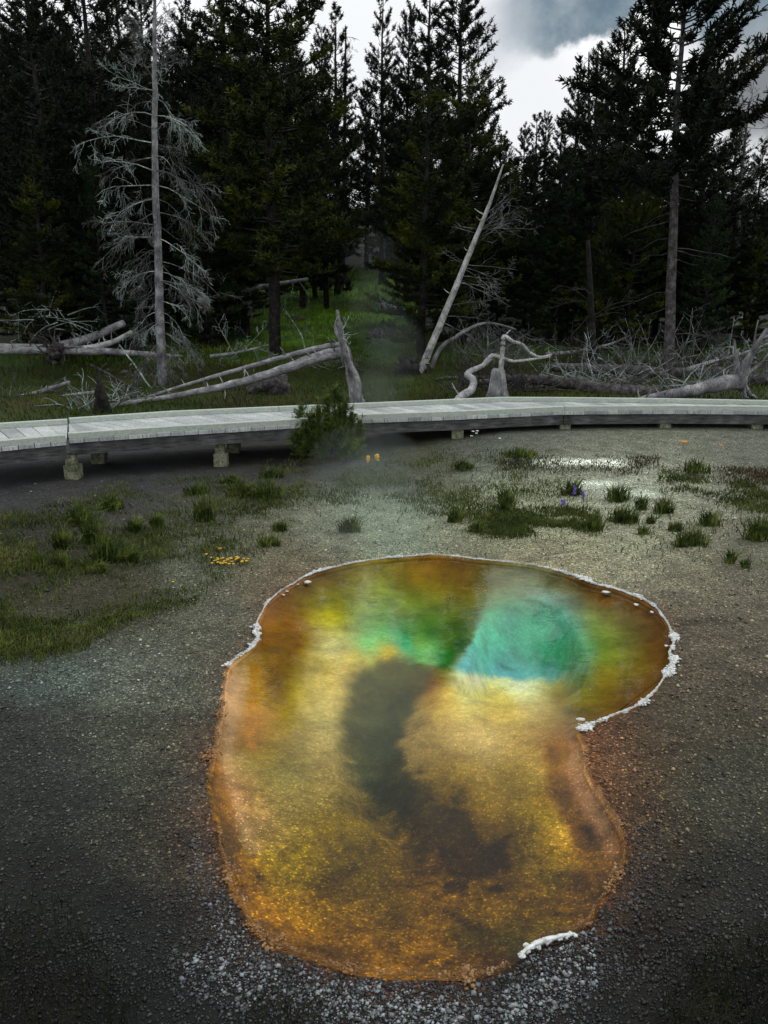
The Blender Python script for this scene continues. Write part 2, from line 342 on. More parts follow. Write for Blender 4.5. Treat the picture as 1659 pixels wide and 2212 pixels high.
GR = [(0,1080,42,42,44),(150,1090,48,46,46),(60,1180,34,30,22),(250,1150,48,46,34),(450,1130,62,60,48),(450,1200,74,76,62),(600,1180,84,84,68),(600,1240,84,78,62),(640,1235,96,72,52),(700,1180,100,104,86),(850,1150,112,120,100),(1000,1180,104,102,82),(1200,1190,124,118,94),(1400,1170,126,122,100),(1500,1100,112,110,94),(1300,1050,162,166,148),(1150,1060,130,134,112),(1220,1095,120,118,92),(1400,1040,140,142,122),(1200,990,100,102,92),(1310,990,98,100,88),(1150,945,60,62,56),(1350,945,66,68,60),(1255,1012,90,80,60),(1400,975,96,96,82),(1600,960,84,84,74),(1100,960,70,72,66),(900,1000,66,66,50),(800,960,40,40,36),(500,1010,44,42,40),(300,1040,42,42,44),(1600,1200,84,80,66),(1500,1240,100,94,76),(1550,1350,82,74,60),(1480,1450,74,66,52),(1500,1550,66,60,46),(1400,1650,66,58,42),(1330,1640,58,46,32),(1550,1700,60,58,46),(1400,1800,50,46,34),(1600,1900,34,34,28),(1500,2000,32,31,26),(1400,1950,30,29,24),(1600,2150,12,12,9),(1300,2150,22,22,20),(1450,2150,22,22,19),(300,1450,84,86,74),(150,1440,70,78,72),(100,1350,50,48,30),(250,1300,50,46,30),(450,1350,80,80,66),(420,1450,70,70,60),(200,1600,60,62,52),(350,1600,62,62,50),(60,1600,40,42,38),(100,1700,38,40,36),(300,1800,44,44,36),(400,1700,54,56,48),(100,1900,24,25,22),(250,2000,22,24,22),(50,2150,7,7,7),(0,2200,5,5,5),(1650,2200,5,5,4),(430,1850,50,46,38),(450,2000,26,28,27),(700,2170,26,28,28),(350,2150,16,17,17),(1000,2180,30,31,31),(1290,1650,120,78,48),(1330,1780,72,52,36),(520,1380,78,72,58),(1480,1380,78,70,56),(430,1620,66,58,48),(430,1760,58,48,38)]  # outer and corner points hold vignette darkening in their ground colour
def rbf(u, v, pts, s, sy=None):
    sy = sy or s; acc = np.zeros(u.shape+(3,)); wt = np.zeros(u.shape)
    for (a, b, *c_) in pts:
        d2 = ((u-a)/s)**2+((v-b)/sy)**2; k = np.exp(-d2/2)+1e-5/(.3+d2)
        acc += k[..., None]*lin(c_); wt += k
    return acc/wt[..., None]
def mq(u, v, pts, c=14., smooth=3.):
    p = np.array([q[:2] for q in pts], float); val = np.array([lin(q[2:]) for q in pts]); m0 = val.mean(0)
    K = -np.sqrt(((p[:, None]-p[None])**2).sum(-1)+c*c); n = len(p)
    A = np.zeros((n+1, n+1)); A[:n, :n] = K-np.eye(n)*smooth; A[n, :n] = A[:n, n] = 1
    wts = np.linalg.solve(A, np.vstack([val, np.zeros((1, 3))]))
    out = np.tile(wts[n], (len(u), 1))
    for k in range(n): out += -np.sqrt((u-p[k, 0])**2+(v-p[k, 1])**2+c*c)[:, None]*wts[k]
    return np.clip(out, val.min(0)*.6, val.max(0)*1.1)
vis = (yf > 1.2) & (yf < 40) & (np.abs(xf) < yf*.62+3)
colr = np.tile(lin((60, 58, 48)), (len(xf), 1)); grav = np.ones(len(xf))
U, V_ = proj(np.stack([xf, yf, zf], -1))
g1 = smooth_noise(xf, yf, 2.0, 31); g2 = smooth_noise(xf, yf, 6, 32)
gm = vis & (yf < 15)
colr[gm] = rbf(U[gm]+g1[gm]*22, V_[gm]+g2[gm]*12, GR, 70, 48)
# dark algae ripples on the flank right of the pool
rip = smooth_noise((xf+yf*.6)*2.2, (xf*.5-yf)*9, 1.6, 81); rk = np.clip((rip-.15)*2.2, 0, 1)*(sdf > -1.2)*(sdf < -.05)*(xf > .9)*np.exp(np.minimum(sdf, 0)/.55)
colr = colr*(1-.62*rk[:, None]); zf = zf-.012*rk
# damp orange stain just outside the water
st = np.exp(np.minimum(sdf, 0)/.10)*(sdf <= 0)*np.clip(.55+g2*.6, 0, 1)*np.where(V_ > 1560, 1.0, .45)
colr = colr*(1-st[:, None]*.75)+lin((112, 66, 34))*st[:, None]*.75
for (a, b, ra, rb) in ((1200, 999, 58, 8), (1312, 1000, 52, 10), (1265, 998, 30, 5), (1360, 1066, 60, 8), (1290, 1048, 60, 9)):
    k = (np.clip(1.35-np.hypot((U-a)/ra, (V_-b)/rb)+.35*g2, 0, 1)*gm*(1 if b < 1010 else .55))[:, None]; colr = colr*(1-k)+lin((225, 230, 212))*k
vignette_ = np.clip(np.abs(U-829)/829-.45, 0, 1)+np.clip((V_-1950)/500, 0, .6)  # vignette falloff towards sides and bottom, painted into the ground colour below
colr[gm] *= np.array([.94, 1.0, .99]); colr[gm] *= (1.12+.12*(1-ss(V_[gm], 1180, 1400))-.55*np.clip(vignette_[gm], 0, .9)*ss(V_[gm]+g1[gm]*60, 1350, 1650))[:, None]
bed = sdf > -.01
n3, n4 = smooth_noise(xf[bed], yf[bed], 15, 35), smooth_noise(xf[bed], yf[bed], 17, 36)
n6, n7 = smooth_noise(xf[bed], yf[bed], 40, 33), smooth_noise(xf[bed], yf[bed], 44, 34)
ub, vb = U[bed]+g2[bed]*8+n3*8+n6*6, V_[bed]+g1[bed]*5+n4*7+n7*5
bc = mq(ub, vb, BED)
tw = 8+24*ss(ub, 1180, 1260)+22*(1-ss(vb, 1290, 1350)); tsd = inside_sd(ub, vb, TEAL)/tw; tm = ss(tsd, -1, 1)[:, None]; bc = bc*(1-tm)+(mq(ub, vb, TEALP)*[1.15, 1.05, 1.25]+[.03, .03, .04])*tm
mot0 = smooth_noise(xf[bed], yf[bed], 34, 73)
n5 = smooth_noise(xf[bed], yf[bed], 45, 38); rag = (smooth_noise(xf[bed], yf[bed], 20, 37)+n5*.9)*14*np.clip((vb-1500)/150, 0, 1)
hsd = inside_sd(ub, vb, HOLE)+rag; hw = 27-17*ss(ub, 800, 880); hm = (ss(hsd/hw, -1, 1.1))[:, None]*.93; bc = bc*(1-hm)+rbf(ub, vb, HOLEP, 34)*.74*hm
dsd = inside_sd(ub, vb, DARK)+rag*1.8+mot0*38; dm = (ss(dsd+n5*16*ss(vb, 1750, 1850), -22, 24))[:, None]*.72; bc = bc*(1-dm)+rbf(ub, vb, HOLEP, 34)*.36*dm
for (a, b, ra, rb, c_) in ((984,1975,34,9,(26,16,6)),(1012,2000,26,9,(28,18,6)),(563,1890,16,12,(40,26,10)),(800,1307,7,5,(90,110,50)),(1098,1443,14,6,(50,110,92)),(1160,1305,40,5,(60,110,70))):
    k = np.exp(-(((ub-a)*.8+(vb-b)*.5*np.sign(ra-30))**2/ra**2+((vb-b)-(ub-a)*.35)**2/rb**2))[:, None]; bc = bc*(1-k*.85)+lin(c_)*k*.85
mot = smooth_noise(xf[bed], yf[bed], 24, 71)+.7*smooth_noise(xf[bed]*.6, yf[bed], 48, 72); lowz = np.clip((vb-1480)/300, 0, 1)*(1-tm[:, 0])
def pdist(u, v, pl):
    d = np.full(u.shape, 1e9)
    for (x0, y0), (x1, y1) in zip(pl[:-1], pl[1:]):
        ex, ey = x1-x0, y1-y0; t = np.clip(((u-x0)*ex+(v-y0)*ey)/(ex*ex+ey*ey), 0, 1); d = np.minimum(d, np.hypot(u-x0-t*ex, v-y0-t*ey))
    return d
for pl, wd_, c_, al in (([(1192,1625),(1203,1700),(1224,1762),(1254,1832),(1292,1895)], 15, (108,52,6), .8), ([(1245,1645),(1258,1715),(1292,1775),(1322,1835)], 17, (172,122,74), .65), ([(460,1680),(468,1755),(484,1810),(508,1868),(530,1935)], 15, (100,58,6), .8),
      ([(503,1450),(494,1560),(500,1680),(522,1770),(548,1835)], 14, (188,146,96), .5), ([(548,1440),(540,1520),(548,1610)], 13, (166,108,6), .7), ([(612,1400),(590,1440),(600,1490)], 22, (112,78,2), .6), ([(560,1990),(640,2045),(760,2085),(900,2100),(1040,2098)], 15, (104,52,6), .5)):
    k = np.clip(1.25-(pdist(ub, vb, pl)+n6*5)/wd_, 0, 1)[:, None]*al; k = k*k*(3-2*k) if al > .99 else k; bc = bc*(1-k)+lin(c_)*k
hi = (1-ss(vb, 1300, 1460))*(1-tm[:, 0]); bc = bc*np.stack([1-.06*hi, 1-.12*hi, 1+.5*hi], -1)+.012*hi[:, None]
bq = np.clip(bc*[1.34, 1.42, 1.7]-[.018, .010, .022], .002, .9); bq[:, 1] = np.maximum(bq[:, 1], .42*bq[:, 0]); bq[:, 0] = np.maximum(bq[:, 0], .012)
colr[bed] = bq*(1+.24*mot*lowz)[:, None]; grav[bed] = .08+.6*np.clip((V_[bed]-1520)/400, 0, 1)
growth = np.zeros(len(xf)); growth[bed] = (.12+.88*np.clip((V_[bed]-1600)/300, 0, 1))*(1-.5*tm[:, 0])
# meadow behind the walk
mw = ss(yf, 14.2, 16.5)[:, None]; q = smooth_noise(xf, yf, .55, 41)
mc = lin((52, 46, 16))+(lin((40, 54, 8))-lin((52, 46, 16)))*ss(q, -.3, .4)[:, None]*(1-np.clip(q, 0, .6)[:, None]*.5)+0
hill = ss(yf, 24, 30)[:, None]; mc = mc*(1-hill)+(lin((40, 62, 12))+(lin((120, 168, 34))-lin((40, 62, 12)))*ss(smooth_noise(xf, yf, .9, 46)+.5*smooth_noise(xf, yf, 3, 47), -.5, .8)[:, None])*hill
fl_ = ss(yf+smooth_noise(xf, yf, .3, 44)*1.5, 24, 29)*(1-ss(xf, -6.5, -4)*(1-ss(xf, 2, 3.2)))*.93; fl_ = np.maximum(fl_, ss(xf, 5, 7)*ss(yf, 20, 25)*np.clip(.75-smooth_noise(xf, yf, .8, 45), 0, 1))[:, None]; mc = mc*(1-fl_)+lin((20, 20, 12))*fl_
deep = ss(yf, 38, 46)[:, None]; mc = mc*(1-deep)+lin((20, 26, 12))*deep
colr = colr*(1-mw)+mc*mw; grav = grav*(1-mw[:, 0])
colr = np.clip(colr, .0022, .9)
nx, ny = len(gx), len(gy); i = np.arange(ny-1)[:, None]*nx+np.arange(nx-1)[None]
Fg = np.stack([i, i+1, i+nx+1, i+nx], -1).reshape(-1, 4)
m, t, b = material('sinter_ground', .8, .25); M['ground'] = m
a = t.nodes.new('ShaderNodeAttribute'); a.attribute_name = 'Col'
gr = t.nodes.new('ShaderNodeAttribute'); gr.attribute_name = 'gravel'
vor = t.nodes.new('ShaderNodeTexVoronoi'); vor.inputs['Scale'].default_value = 120
vec = pos_scaled(t, (1, 1, 1)); t.links.new(vec, vor.inputs['Vector'])
sepc = t.nodes.new('ShaderNodeSeparateColor'); t.links.new(vor.outputs['Color'], sepc.inputs[0])
spk = ramp(t, sepc.outputs[0], [(.0, (.45, .45, .45)), (.45, (.8, .8, .8)), (.8, (1.15, 1.15, 1.15)), (.93, (1.9, 1.9, 1.85)), (1., (4.2, 4.2, 4.0))])
n1 = noise(t, 4, 6, rough=.65); n2 = noise(t, 30, 5, rough=.7)
base = mul(t, a.outputs['Color'], ramp(t, n1, [(.3, (.6, .6, .6)), (.7, (1.35, 1.35, 1.35))]))
ga = t.nodes.new('ShaderNodeMath'); ga.operation = 'ADD'; ga.use_clamp = True; ga.inputs[1].default_value = .22; t.links.new(gr.outputs['Fac'], ga.inputs[0])
base = mul(t, base, ramp(t, n2, [(.32, (.5, .5, .5)), (.68, (1.5, 1.5, 1.5))]), fac=ga.outputs[0])
base = mul(t, base, spk, fac=gr.outputs['Fac'])
bm2 = t.nodes.new('ShaderNodeAttribute'); bm2.attribute_name = 'mat_growth'
mo = noise(t, 7, 9, rough=.68, dist=.8); mo2 = noise(t, 26, 6, rough=.7)
base = mul(t, base, ramp(t, mo, [(.40, (.58, .55, .50)), (.47, (.86, .85, .80)), (.52, (1.0, 1.0, 1.0)), (.60, (1.22, 1.2, 1.25))]), fac=bm2.outputs['Fac'])
base = mul(t, base, ramp(t, mo2, [(.38, (.72, .70, .62)), (.46, (1, 1, 1)), (.6, (1.12, 1.12, 1.12))]), fac=bm2.outputs['Fac'])
t.links.new(base, b.inputs['Base Color'])
hm_ = t.nodes.new('ShaderNodeMath'); hm_.operation = 'ADD'; t.links.new(sepc.outputs[1], hm_.inputs[0]); t.links.new(n2, hm_.inputs[1])
bump(t, b, hm_.outputs[0], .55, .012)
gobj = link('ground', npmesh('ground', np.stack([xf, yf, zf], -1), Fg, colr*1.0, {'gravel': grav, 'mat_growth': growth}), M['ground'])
tag(gobj, kind='structure')

# water: thin clear film, reflecting sky and trees
m, t, b = material('hot_spring_water'); t.nodes.remove(b); M['water'] = m
o_ = t.nodes['Material Output']; mx = t.nodes.new('ShaderNodeMixShader'); tr = t.nodes.new('ShaderNodeBsdfTransparent'); gl = t.nodes.new('ShaderNodeBsdfGlossy')
tr.inputs[0].default_value = (.97, .99, .97, 1); gl.inputs['Roughness'].default_value = .035
fr = t.nodes.new('ShaderNodeFresnel'); fr.inputs[0].default_value = 1.28
bp = t.nodes.new('ShaderNodeBump'); bp.inputs['Strength'].default_value = .12; bp.inputs['Distance'].default_value = .01
t.links.new(noise(t, 5, 3, pos_scaled(t, (1, 1.6, 1))), bp.inputs['Height']); t.links.new(bp.outputs[0], gl.inputs['Normal'])
t.links.new(fr.outputs[0], mx.inputs[0]); t.links.new(tr.outputs[0], mx.inputs[1]); t.links.new(gl.outputs[0], mx.inputs[2]); t.links.new(mx.outputs[0], o_.inputs[0])
cen = SH.mean(0); ring = []
off = []
for k in range(len(SH)):
    tg = SH[(k+1) % len(SH)]-SH[k-1]; nn = np.array([tg[1], -tg[0]]); nn /= np.linalg.norm(nn)+1e-9
    off.append(nn)
off = np.array(off); test = SH+off*.05
if (inside_sd(test[:, 0], test[:, 1], SH) > 0).mean() > .5: off = -off
wp = SH+off*.05
me = bpy.data.meshes.new('water'); me.from_pydata([(p[0], p[1], WZ) for p in wp], [], [list(range(len(wp)))]); me.update()
wo = link('water', me, M['water'], smooth=False); tag(wo, kind='structure')
if me.polygons[0].normal.z < 0: me.flip_normals()

# ------------------------------------------------------------------ white mineral crust round the pool
m, t, b = material('white_sinter', .75, .3); M['sinter'] = m
t.links.new(ramp(t, noise(t, 40, 5), [(.3, (.42, .42, .40)), (.55, (.72, .75, .74)), (.8, (.85, .88, .88))]), b.inputs['Base Color']); bump(t, b, noise(t, 120, 3), .6, .01)
m, t, b = material('ochre_sinter', .7, .4); M['ochre'] = m
t.links.new(ramp(t, noise(t, 30, 5), [(.3, (.12, .05, .015)), (.55, (.30, .16, .06)), (.75, (.45, .33, .2))]), b.inputs['Base Color']); bump(t, b, noise(t, 120, 3), .6, .01)
ICO = None
def ico():
    global ICO
    if ICO is None:
        g = (1+5**.5)/2; v = np.array([(-1,g,0),(1,g,0),(-1,-g,0),(1,-g,0),(0,-1,g),(0,1,g),(0,-1,-g),(0,1,-g),(g,0,-1),(g,0,1),(-g,0,-1),(-g,0,1)], float)
        v /= np.linalg.norm(v[0]); f = np.array([(0,11,5),(0,5,1),(0,1,7),(0,7,10),(0,10,11),(1,5,9),(5,11,4),(11,10,2),(10,7,6),(7,1,8),(3,9,4),(3,4,2),(3,2,6),(3,6,8),(3,8,9),(4,9,5),(2,4,11),(6,2,10),(8,6,7),(9,8,1)]); ICO = (v, f)
    return ICO
def lumps(P, Rr, squash, jit=.25):
    v, f = ico(); n = len(P)
    th = rng.uniform(0, 6.28, n); A = rng.uniform(.7, 1.4, (n, 3)); A[:, 2] *= squash
    V = v[None]*A[:, None]*(1+jit*rng.normal(size=(n, 12, 1)))*np.asarray(Rr)[:, None, None]
    c_, s_ = np.cos(th)[:, None], np.sin(th)[:, None]
    V = np.stack([V[..., 0]*c_-V[..., 1]*s_, V[..., 0]*s_+V[..., 1]*c_, V[..., 2]], -1)+np.asarray(P)[:, None]
    Fc = (f[None]+12*np.arange(n)[:, None, None]).reshape(-1, 3); return V.reshape(-1, 3), Fc
def crust(i0, i1, wid, rad, n, mat, label, cat='mineral crust', outward=.5, z=0.006):
    """lumps along outline control indices i0..i1"""
    n0 = len(SH); k = (i1-i0) % len(OUT); s = (i0+rng.uniform(0, k, n))*6
    s = np.sort(s); wv = .45+.5*np.sin(s*.35)+.4*np.sin(s*.9+1)+.3*np.sin(s*.13)
    idx = np.floor(s).astype(int) % n0; fr_ = (s % 1)[:, None]; p = SH[idx]*(1-fr_)+SH[(idx+1) % n0]*fr_
    d = (rng.normal(size=n)*.7+outward)*wid*np.clip(wv, .2, 1.6)
    p = p+off[idx]*d[:, None]; rr = rad*rng.uniform(.4, 1.25, n)*np.clip(wv, .4, 1.25)
    V, Fc = lumps(np.column_stack([p, np.full(n, z)+rng.uniform(-.006, .006, n)]), rr, .45)
    # thin continuous lip beneath the lumps
    tb = MB(); ss_ = np.arange(i0*6, i0*6+k*6)%n0; lw = rad*np.clip(.45+1.5*smooth_noise(SH[ss_, 0], SH[ss_, 1], 9, 91)+.3*rng.normal(size=len(ss_)), .05, 1.7)*(1. if mat.name.startswith('white') else .25)
    pts_ = np.column_stack([SH[ss_]+off[ss_]*(wid*.25*rng.normal(size=(len(ss_), 1))*.5), np.full(len(ss_), z-.006)+rng.normal(size=len(ss_))*.002])
    tb.tube(pts_, lw, 6, rough=.2); q4 = np.vstack(tb.F); Vt = np.vstack(tb.V)
    V = np.vstack([V, Vt]); Fc = np.vstack([np.column_stack([Fc]), np.vstack([q4[:, [0, 1, 2]], q4[:, [0, 2, 3]]])+len(V)-len(Vt)])
    Fc = Fc[(Fc[:, 0] != Fc[:, 1]) & (Fc[:, 1] != Fc[:, 2]) & (Fc[:, 0] != Fc[:, 2])]
    me = npmesh('mineral_crust', V, Fc); o = link('mineral_crust', me, mat); 
    tag(o, label, cat, 'mineral crusts round the pool'); return o
crust(53, 68, .017, .0085, 3600, M['sinter'], 'thick white bumpy mineral crust along the right shore of the pool', outward=.6)
crust(51, 54, .016, .008, 420, M['sinter'], 'white knobbly crust tip where the right shore pinches inward')
crust(68, 77, .010, .006, 1200, M['sinter'], 'thin white scalloped crust line along the far shore of the pool', outward=.3)
crust(1, 8, .010, .0065, 1100, M['sinter'], 'thin white crust line curving round the upper left shore')
crust(8, 13, .016, .008, 600, M['sinter'], 'short thick white crust at the notch in the left shore')
crust(13, 20, .022, .007, 700, M['ochre'], 'rusty tan crumbly crust down the left shore')
crust(38, 50, .018, .006, 800, M['ochre'], 'rusty orange crumbly crust along the lower right shore', outward=.2)
crust(22, 36, .026, .007, 1000, M['ochre'], 'orange brown crust rimming the near shore above the pebbles', outward=.1)
# curved white lip at the near shore
P = catmull([np.r_[gz(u, v, .015)] for u, v in ((1122,2066),(1140,2051),(1165,2037),(1200,2026),(1238,2018))], 5, False)
mb = MB(); mb.tube(P, np.interp(np.linspace(0, 1, len(P)), [0, .3, .8, 1], [.006, .011, .010, .004]), 8, rough=.3)
Ls_ = P[rng.integers(0, len(P), 60)]+rng.normal(size=(60, 3))*[.006, .006, .003]; V, Fc = lumps(Ls_, rng.uniform(.005, .011, 60), .6); mb.add(V, np.column_stack([Fc, Fc[:, 0]]))
tag(mb.build('mineral_crust', M['sinter'], origin=P[0]), 'smooth white curved mineral lip on the near right shore', 'mineral crust', 'mineral crusts round the pool')
fl = [(664,1257,.03),(642,1262,.012),(620,1277,.016),(612,1285,.014),(1308,1279,.028),(1374,1306,.02),(1408,1322,.016),(1254,1554,.024),(1268,1562,.014),(1350,1538,.016),(1440,1395,.014)]
for k, (u, v, r) in enumerate(fl):
    p = gz(u, v, WZ+.002); V, Fc = lumps(np.array([[0, 0, 0], [r*.6, r*.2, 0]]), np.array([r, r*.6]), .25)
    o = link('mineral_flake', npmesh('mineral_flake', V, Fc), M['sinter']); o.location = tuple(p)
    where = 'left of the far shore' if u < 700 else 'by the right shore'
    tag(o, ('white mineral flake lying in the shallow water at the upper left shore' if u < 700 else 'white mineral flake lying in the shallow water near the right shore'), 'mineral flake', 'mineral flakes at the upper left shore' if u < 700 else 'mineral flakes near the right shore')

# ------------------------------------------------------------------ gravel (uncountable)
def octs(P, Rr, squash=.6):
    n = len(P); v = np.array([(1,0,0),(0,1,0),(-1,0,0),(0,-1,0),(0,0,1),(0,0,-1),(.6,.6,.5),(-.6,.5,.5)], float)[:6]
    f = np.array([(0,1,4),(1,2,4),(2,3,4),(3,0,4),(1,0,5),(2,1,5),(3,2,5),(0,3,5)])
    V = v[None]*(1+.35*rng.normal(size=(n, 6, 1)).clip(-1.5, 1.5))*np.array([1, .8, squash])*np.asarray(Rr)[:, None, None]
    th = rng.uniform(0, 6.28, n); c_, s_ = np.cos(th)[:, None], np.sin(th)[:, None]
    V = np.stack([V[..., 0]*c_-V[..., 1]*s_, V[..., 0]*s_+V[..., 1]*c_, V[..., 2]], -1)+P[:, None]
    return V.reshape(-1, 3), (f[None]+6*np.arange(n)[:, None, None]).reshape(-1, 3)
m, t, b = material('pebble_stone', .5, .5); M['pebble'] = m
a = t.nodes.new('ShaderNodeAttribute'); a.attribute_name = 'Col'
t.links.new(mul(t, a.outputs['Color'], ramp(t, noise(t, 90, 3), [(.3, (.6, .6, .6)), (.7, (1.3, 1.3, 1.3))])), b.inputs['Base Color'])
def pix_scatter(n, box):
    u = rng.uniform(box[0], box[2], n); v = rng.uniform(box[1], box[3], n)
    x = (u-CX)/F; y = -(v-CY)/F; dz = y*cp-sp; tt = -CAMZ/dz
    return u, v, x*tt, (y*sp+cp)*tt
u, v, x, y = pix_scatter(130000, (-150, 1780, 1800, 2330))
zz, sd = hgrid(x, y)
near = np.exp(-((sd+.10+.05*smooth_noise(x, y, 5, 51)+.06*(v > 2060))/(.10+.05*(v > 2060)))**2)*(.55+.45*np.clip(1+smooth_noise(x, y, 9, 52)*2, 0, 1))
lowleft = np.clip(1-np.hypot((u-440)/110, (v-1900)/110), 0, 1)
keepb = (sd < -.03) & (rng.random(len(x)) < .20+.22*near) & ((v > 1940+80*np.sin(u*.01)) | (rng.random(len(x)) < near*.8+lowleft*.6))
x, y, zz, sd, near, u, v = (q_[keepb] for q_ in (x, y, zz, sd, near, u, v))
bright = (np.clip(near*1.1+.06, 0, 1)*np.where(u > 1290, .4, 1)*np.where(v < 1830, .4, 1))
rr = rng.gamma(3.2, .0013, len(x)).clip(.002, .012)*(1+.2*near)
gl_ = rbf(u, v, GR, 70, 48).mean(1); cc = (.003+gl_*.7+.30*bright**1.6*rng.uniform(.05, 1.2, len(x))**1.7*.95+.045*(rng.random(len(x)) > .93))[:, None]*np.array([.90, 1.0, 1.04])*(1+.04*rng.normal(size=(len(x), 3)))  # pebble tone follows GR, so the corner vignette is painted in here too
V, Fc = octs(np.column_stack([x, y, zz+rr*.35]), rr)
tag(link('gravel', npmesh('gravel', V, Fc, np.repeat(np.clip(cc, .006, .8), 6, 0)), M['pebble'], smooth=False), 'loose grey and white gravel along the near shore of the pool', 'gravel', kind='stuff')
u, v, x, y = pix_scatter(62000, (-150, 1020, 1800, 2150))
zz, sd = hgrid(x, y); dist = np.hypot(x, y)
kp = (sd < -.02) & (rng.random(len(x)) < .5+.5*np.clip((v-1200)/500, 0, 1)) & (v > 1050-.05*u)
x, y, zz, u, v, dist = (q_[kp] for q_ in (x, y, zz, u, v, dist))
rr = rng.gamma(3, .0013, len(x)).clip(.0018, .013)*(.75+dist*.13)
gc = rbf(u, v, GR, 70, 48)  # grit tinted from GR, vignette darkening of its outer points included
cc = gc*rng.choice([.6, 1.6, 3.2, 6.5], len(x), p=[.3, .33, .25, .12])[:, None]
V, Fc = octs(np.column_stack([x, y, zz+rr*.3]), rr)
tag(link('grit', npmesh('grit', V, Fc, np.repeat(np.clip(cc, .006, .75), 6, 0)), M['pebble'], smooth=False), 'fine sparkling grit scattered over the bare ground round the pool', 'grit', kind='stuff')

# ------------------------------------------------------------------ boardwalk
m, t, b = material('weathered_boards', .8, .3); M['board'] = m
gn = noise(t, 9, 5, pos_scaled(t, (8, 1, 1)))
obn = noise(t, 2.2, 3)
cx_ = mul(t, ramp(t, gn, [(.3, (.34, .36, .365)), (.7, (.56, .60, .59))]), ramp(t, obn, [(.35, (.8, .8, .82)), (.65, (1.12, 1.12, 1.1))]))
tn = t.nodes.new('ShaderNodeAttribute'); tn.attribute_name = 'tone'; cx_ = mul(t, cx_, ramp(t, tn.outputs['Fac'], [(0, (.68, .68, .70)), (.5, (.95, .95, .95)), (1, (1.12, 1.12, 1.1))])); cx_ = mul(t, cx_, ramp(t, noise(t, 40, 4), [(.36, (.62, .6, .58)), (.46, (1, 1, 1))]))
t.links.new(cx_, b.inputs['Base Color']); bump(t, b, gn, .5, .012)
m, t, b = material('curb_timber', .8, .3); M['curb'] = m
gn = noise(t, 12, 5, pos_scaled(t, (1, 3, 6)))
t.links.new(ramp(t, gn, [(.3, (.32, .36, .32)), (.7, (.52, .57, .51))]), b.inputs['Base Color']); bump(t, b, gn, .3, .01)
M['beam'] = wood('dark_beam', (.05, .05, .05), (.09, .092, .092), (.15, .16, .16), scale=3, st=(.4, .4, 3))
M['post'] = wood('mossy_post', (.10, .11, .06), (.20, .21, .14), (.32, .33, .24), scale=8)
ZC = .64; ZD = .56
fr_px = [(-150,966),(0,950),(141,940),(147,936),(370,921),(600,908),(765,896),(1000,888),(1128,882),(1220,878),(1447,876.5),(1659,878),(1850,881)]
bk_px = [(-150,926),(0,911),(141,902.5),(147,902),(370,887),(600,877),(765,870.5),(1000,860.5),(1086,857),(1220,857.5),(1447,860),(1659,864),(1850,869)]
FR = np.array([gz(u, v, ZC) for u, v in fr_px]); BK = np.array([gz(u, v, ZC) for u, v in bk_px])
FR[2] = FR[3]-[.012, .05, 0]; BK[2] = BK[3]-[.012, .01, 0]

bw = empty('boardwalk', (FR[5][0], FR[5][1]+.7, ground(FR[5][0], FR[5][1]+.7)), 'raised grey plank boardwalk with low curbs crossing behind the pool', 'boardwalk')
def strip(A, B, n): # resample two polylines together by arc length of A
    A = np.asarray(A); B = np.asarray(B); s = np.r_[0, np.cumsum(np.linalg.norm(np.diff(A, axis=0), axis=1))]
    q = np.linspace(0, s[-1], n); f = lambda P: np.column_stack([np.interp(q, s, P[:, k]) for k in range(2)])
    return f(A), f(B), s[-1]
def rail(mb, A, wid, z0, z1):
    """square timber following polyline A (x,y), inner side offset wid"""
    A = np.asarray(A)[:, :2]; T = np.gradient(A, axis=0); T /= np.linalg.norm(T, axis=1)[:, None]; Nn = np.column_stack([-T[:, 1], T[:, 0]])
    Bq = A+Nn*wid; e = .006
    prof = [(0, z0), (0, z1-e), (e/abs(wid), z1), (1-e/abs(wid), z1), (1, z1-e), (1, z0)]
    V = np.array([[*(A[i]*(1-a)+Bq[i]*a), z] for i in range(len(A)) for a, z in prof]); n = len(A); k = 6
    Q = [[i*k+j, i*k+(j+1) % k, (i+1)*k+(j+1) % k, (i+1)*k+j] for i in range(n-1) for j in range(k)]
    Q += [[0, 1, 2, 3], [0, 3, 4, 5]]; e0 = (n-1)*k; Q += [[e0+3, e0+2, e0+1, e0], [e0+5, e0+4, e0+3, e0]]
    mb.add(V, np.array(Q))
tones = []
segs = [(FR[:3], BK[:3], .012), (FR[3:], BK[3:], 0)]
mb = MB()
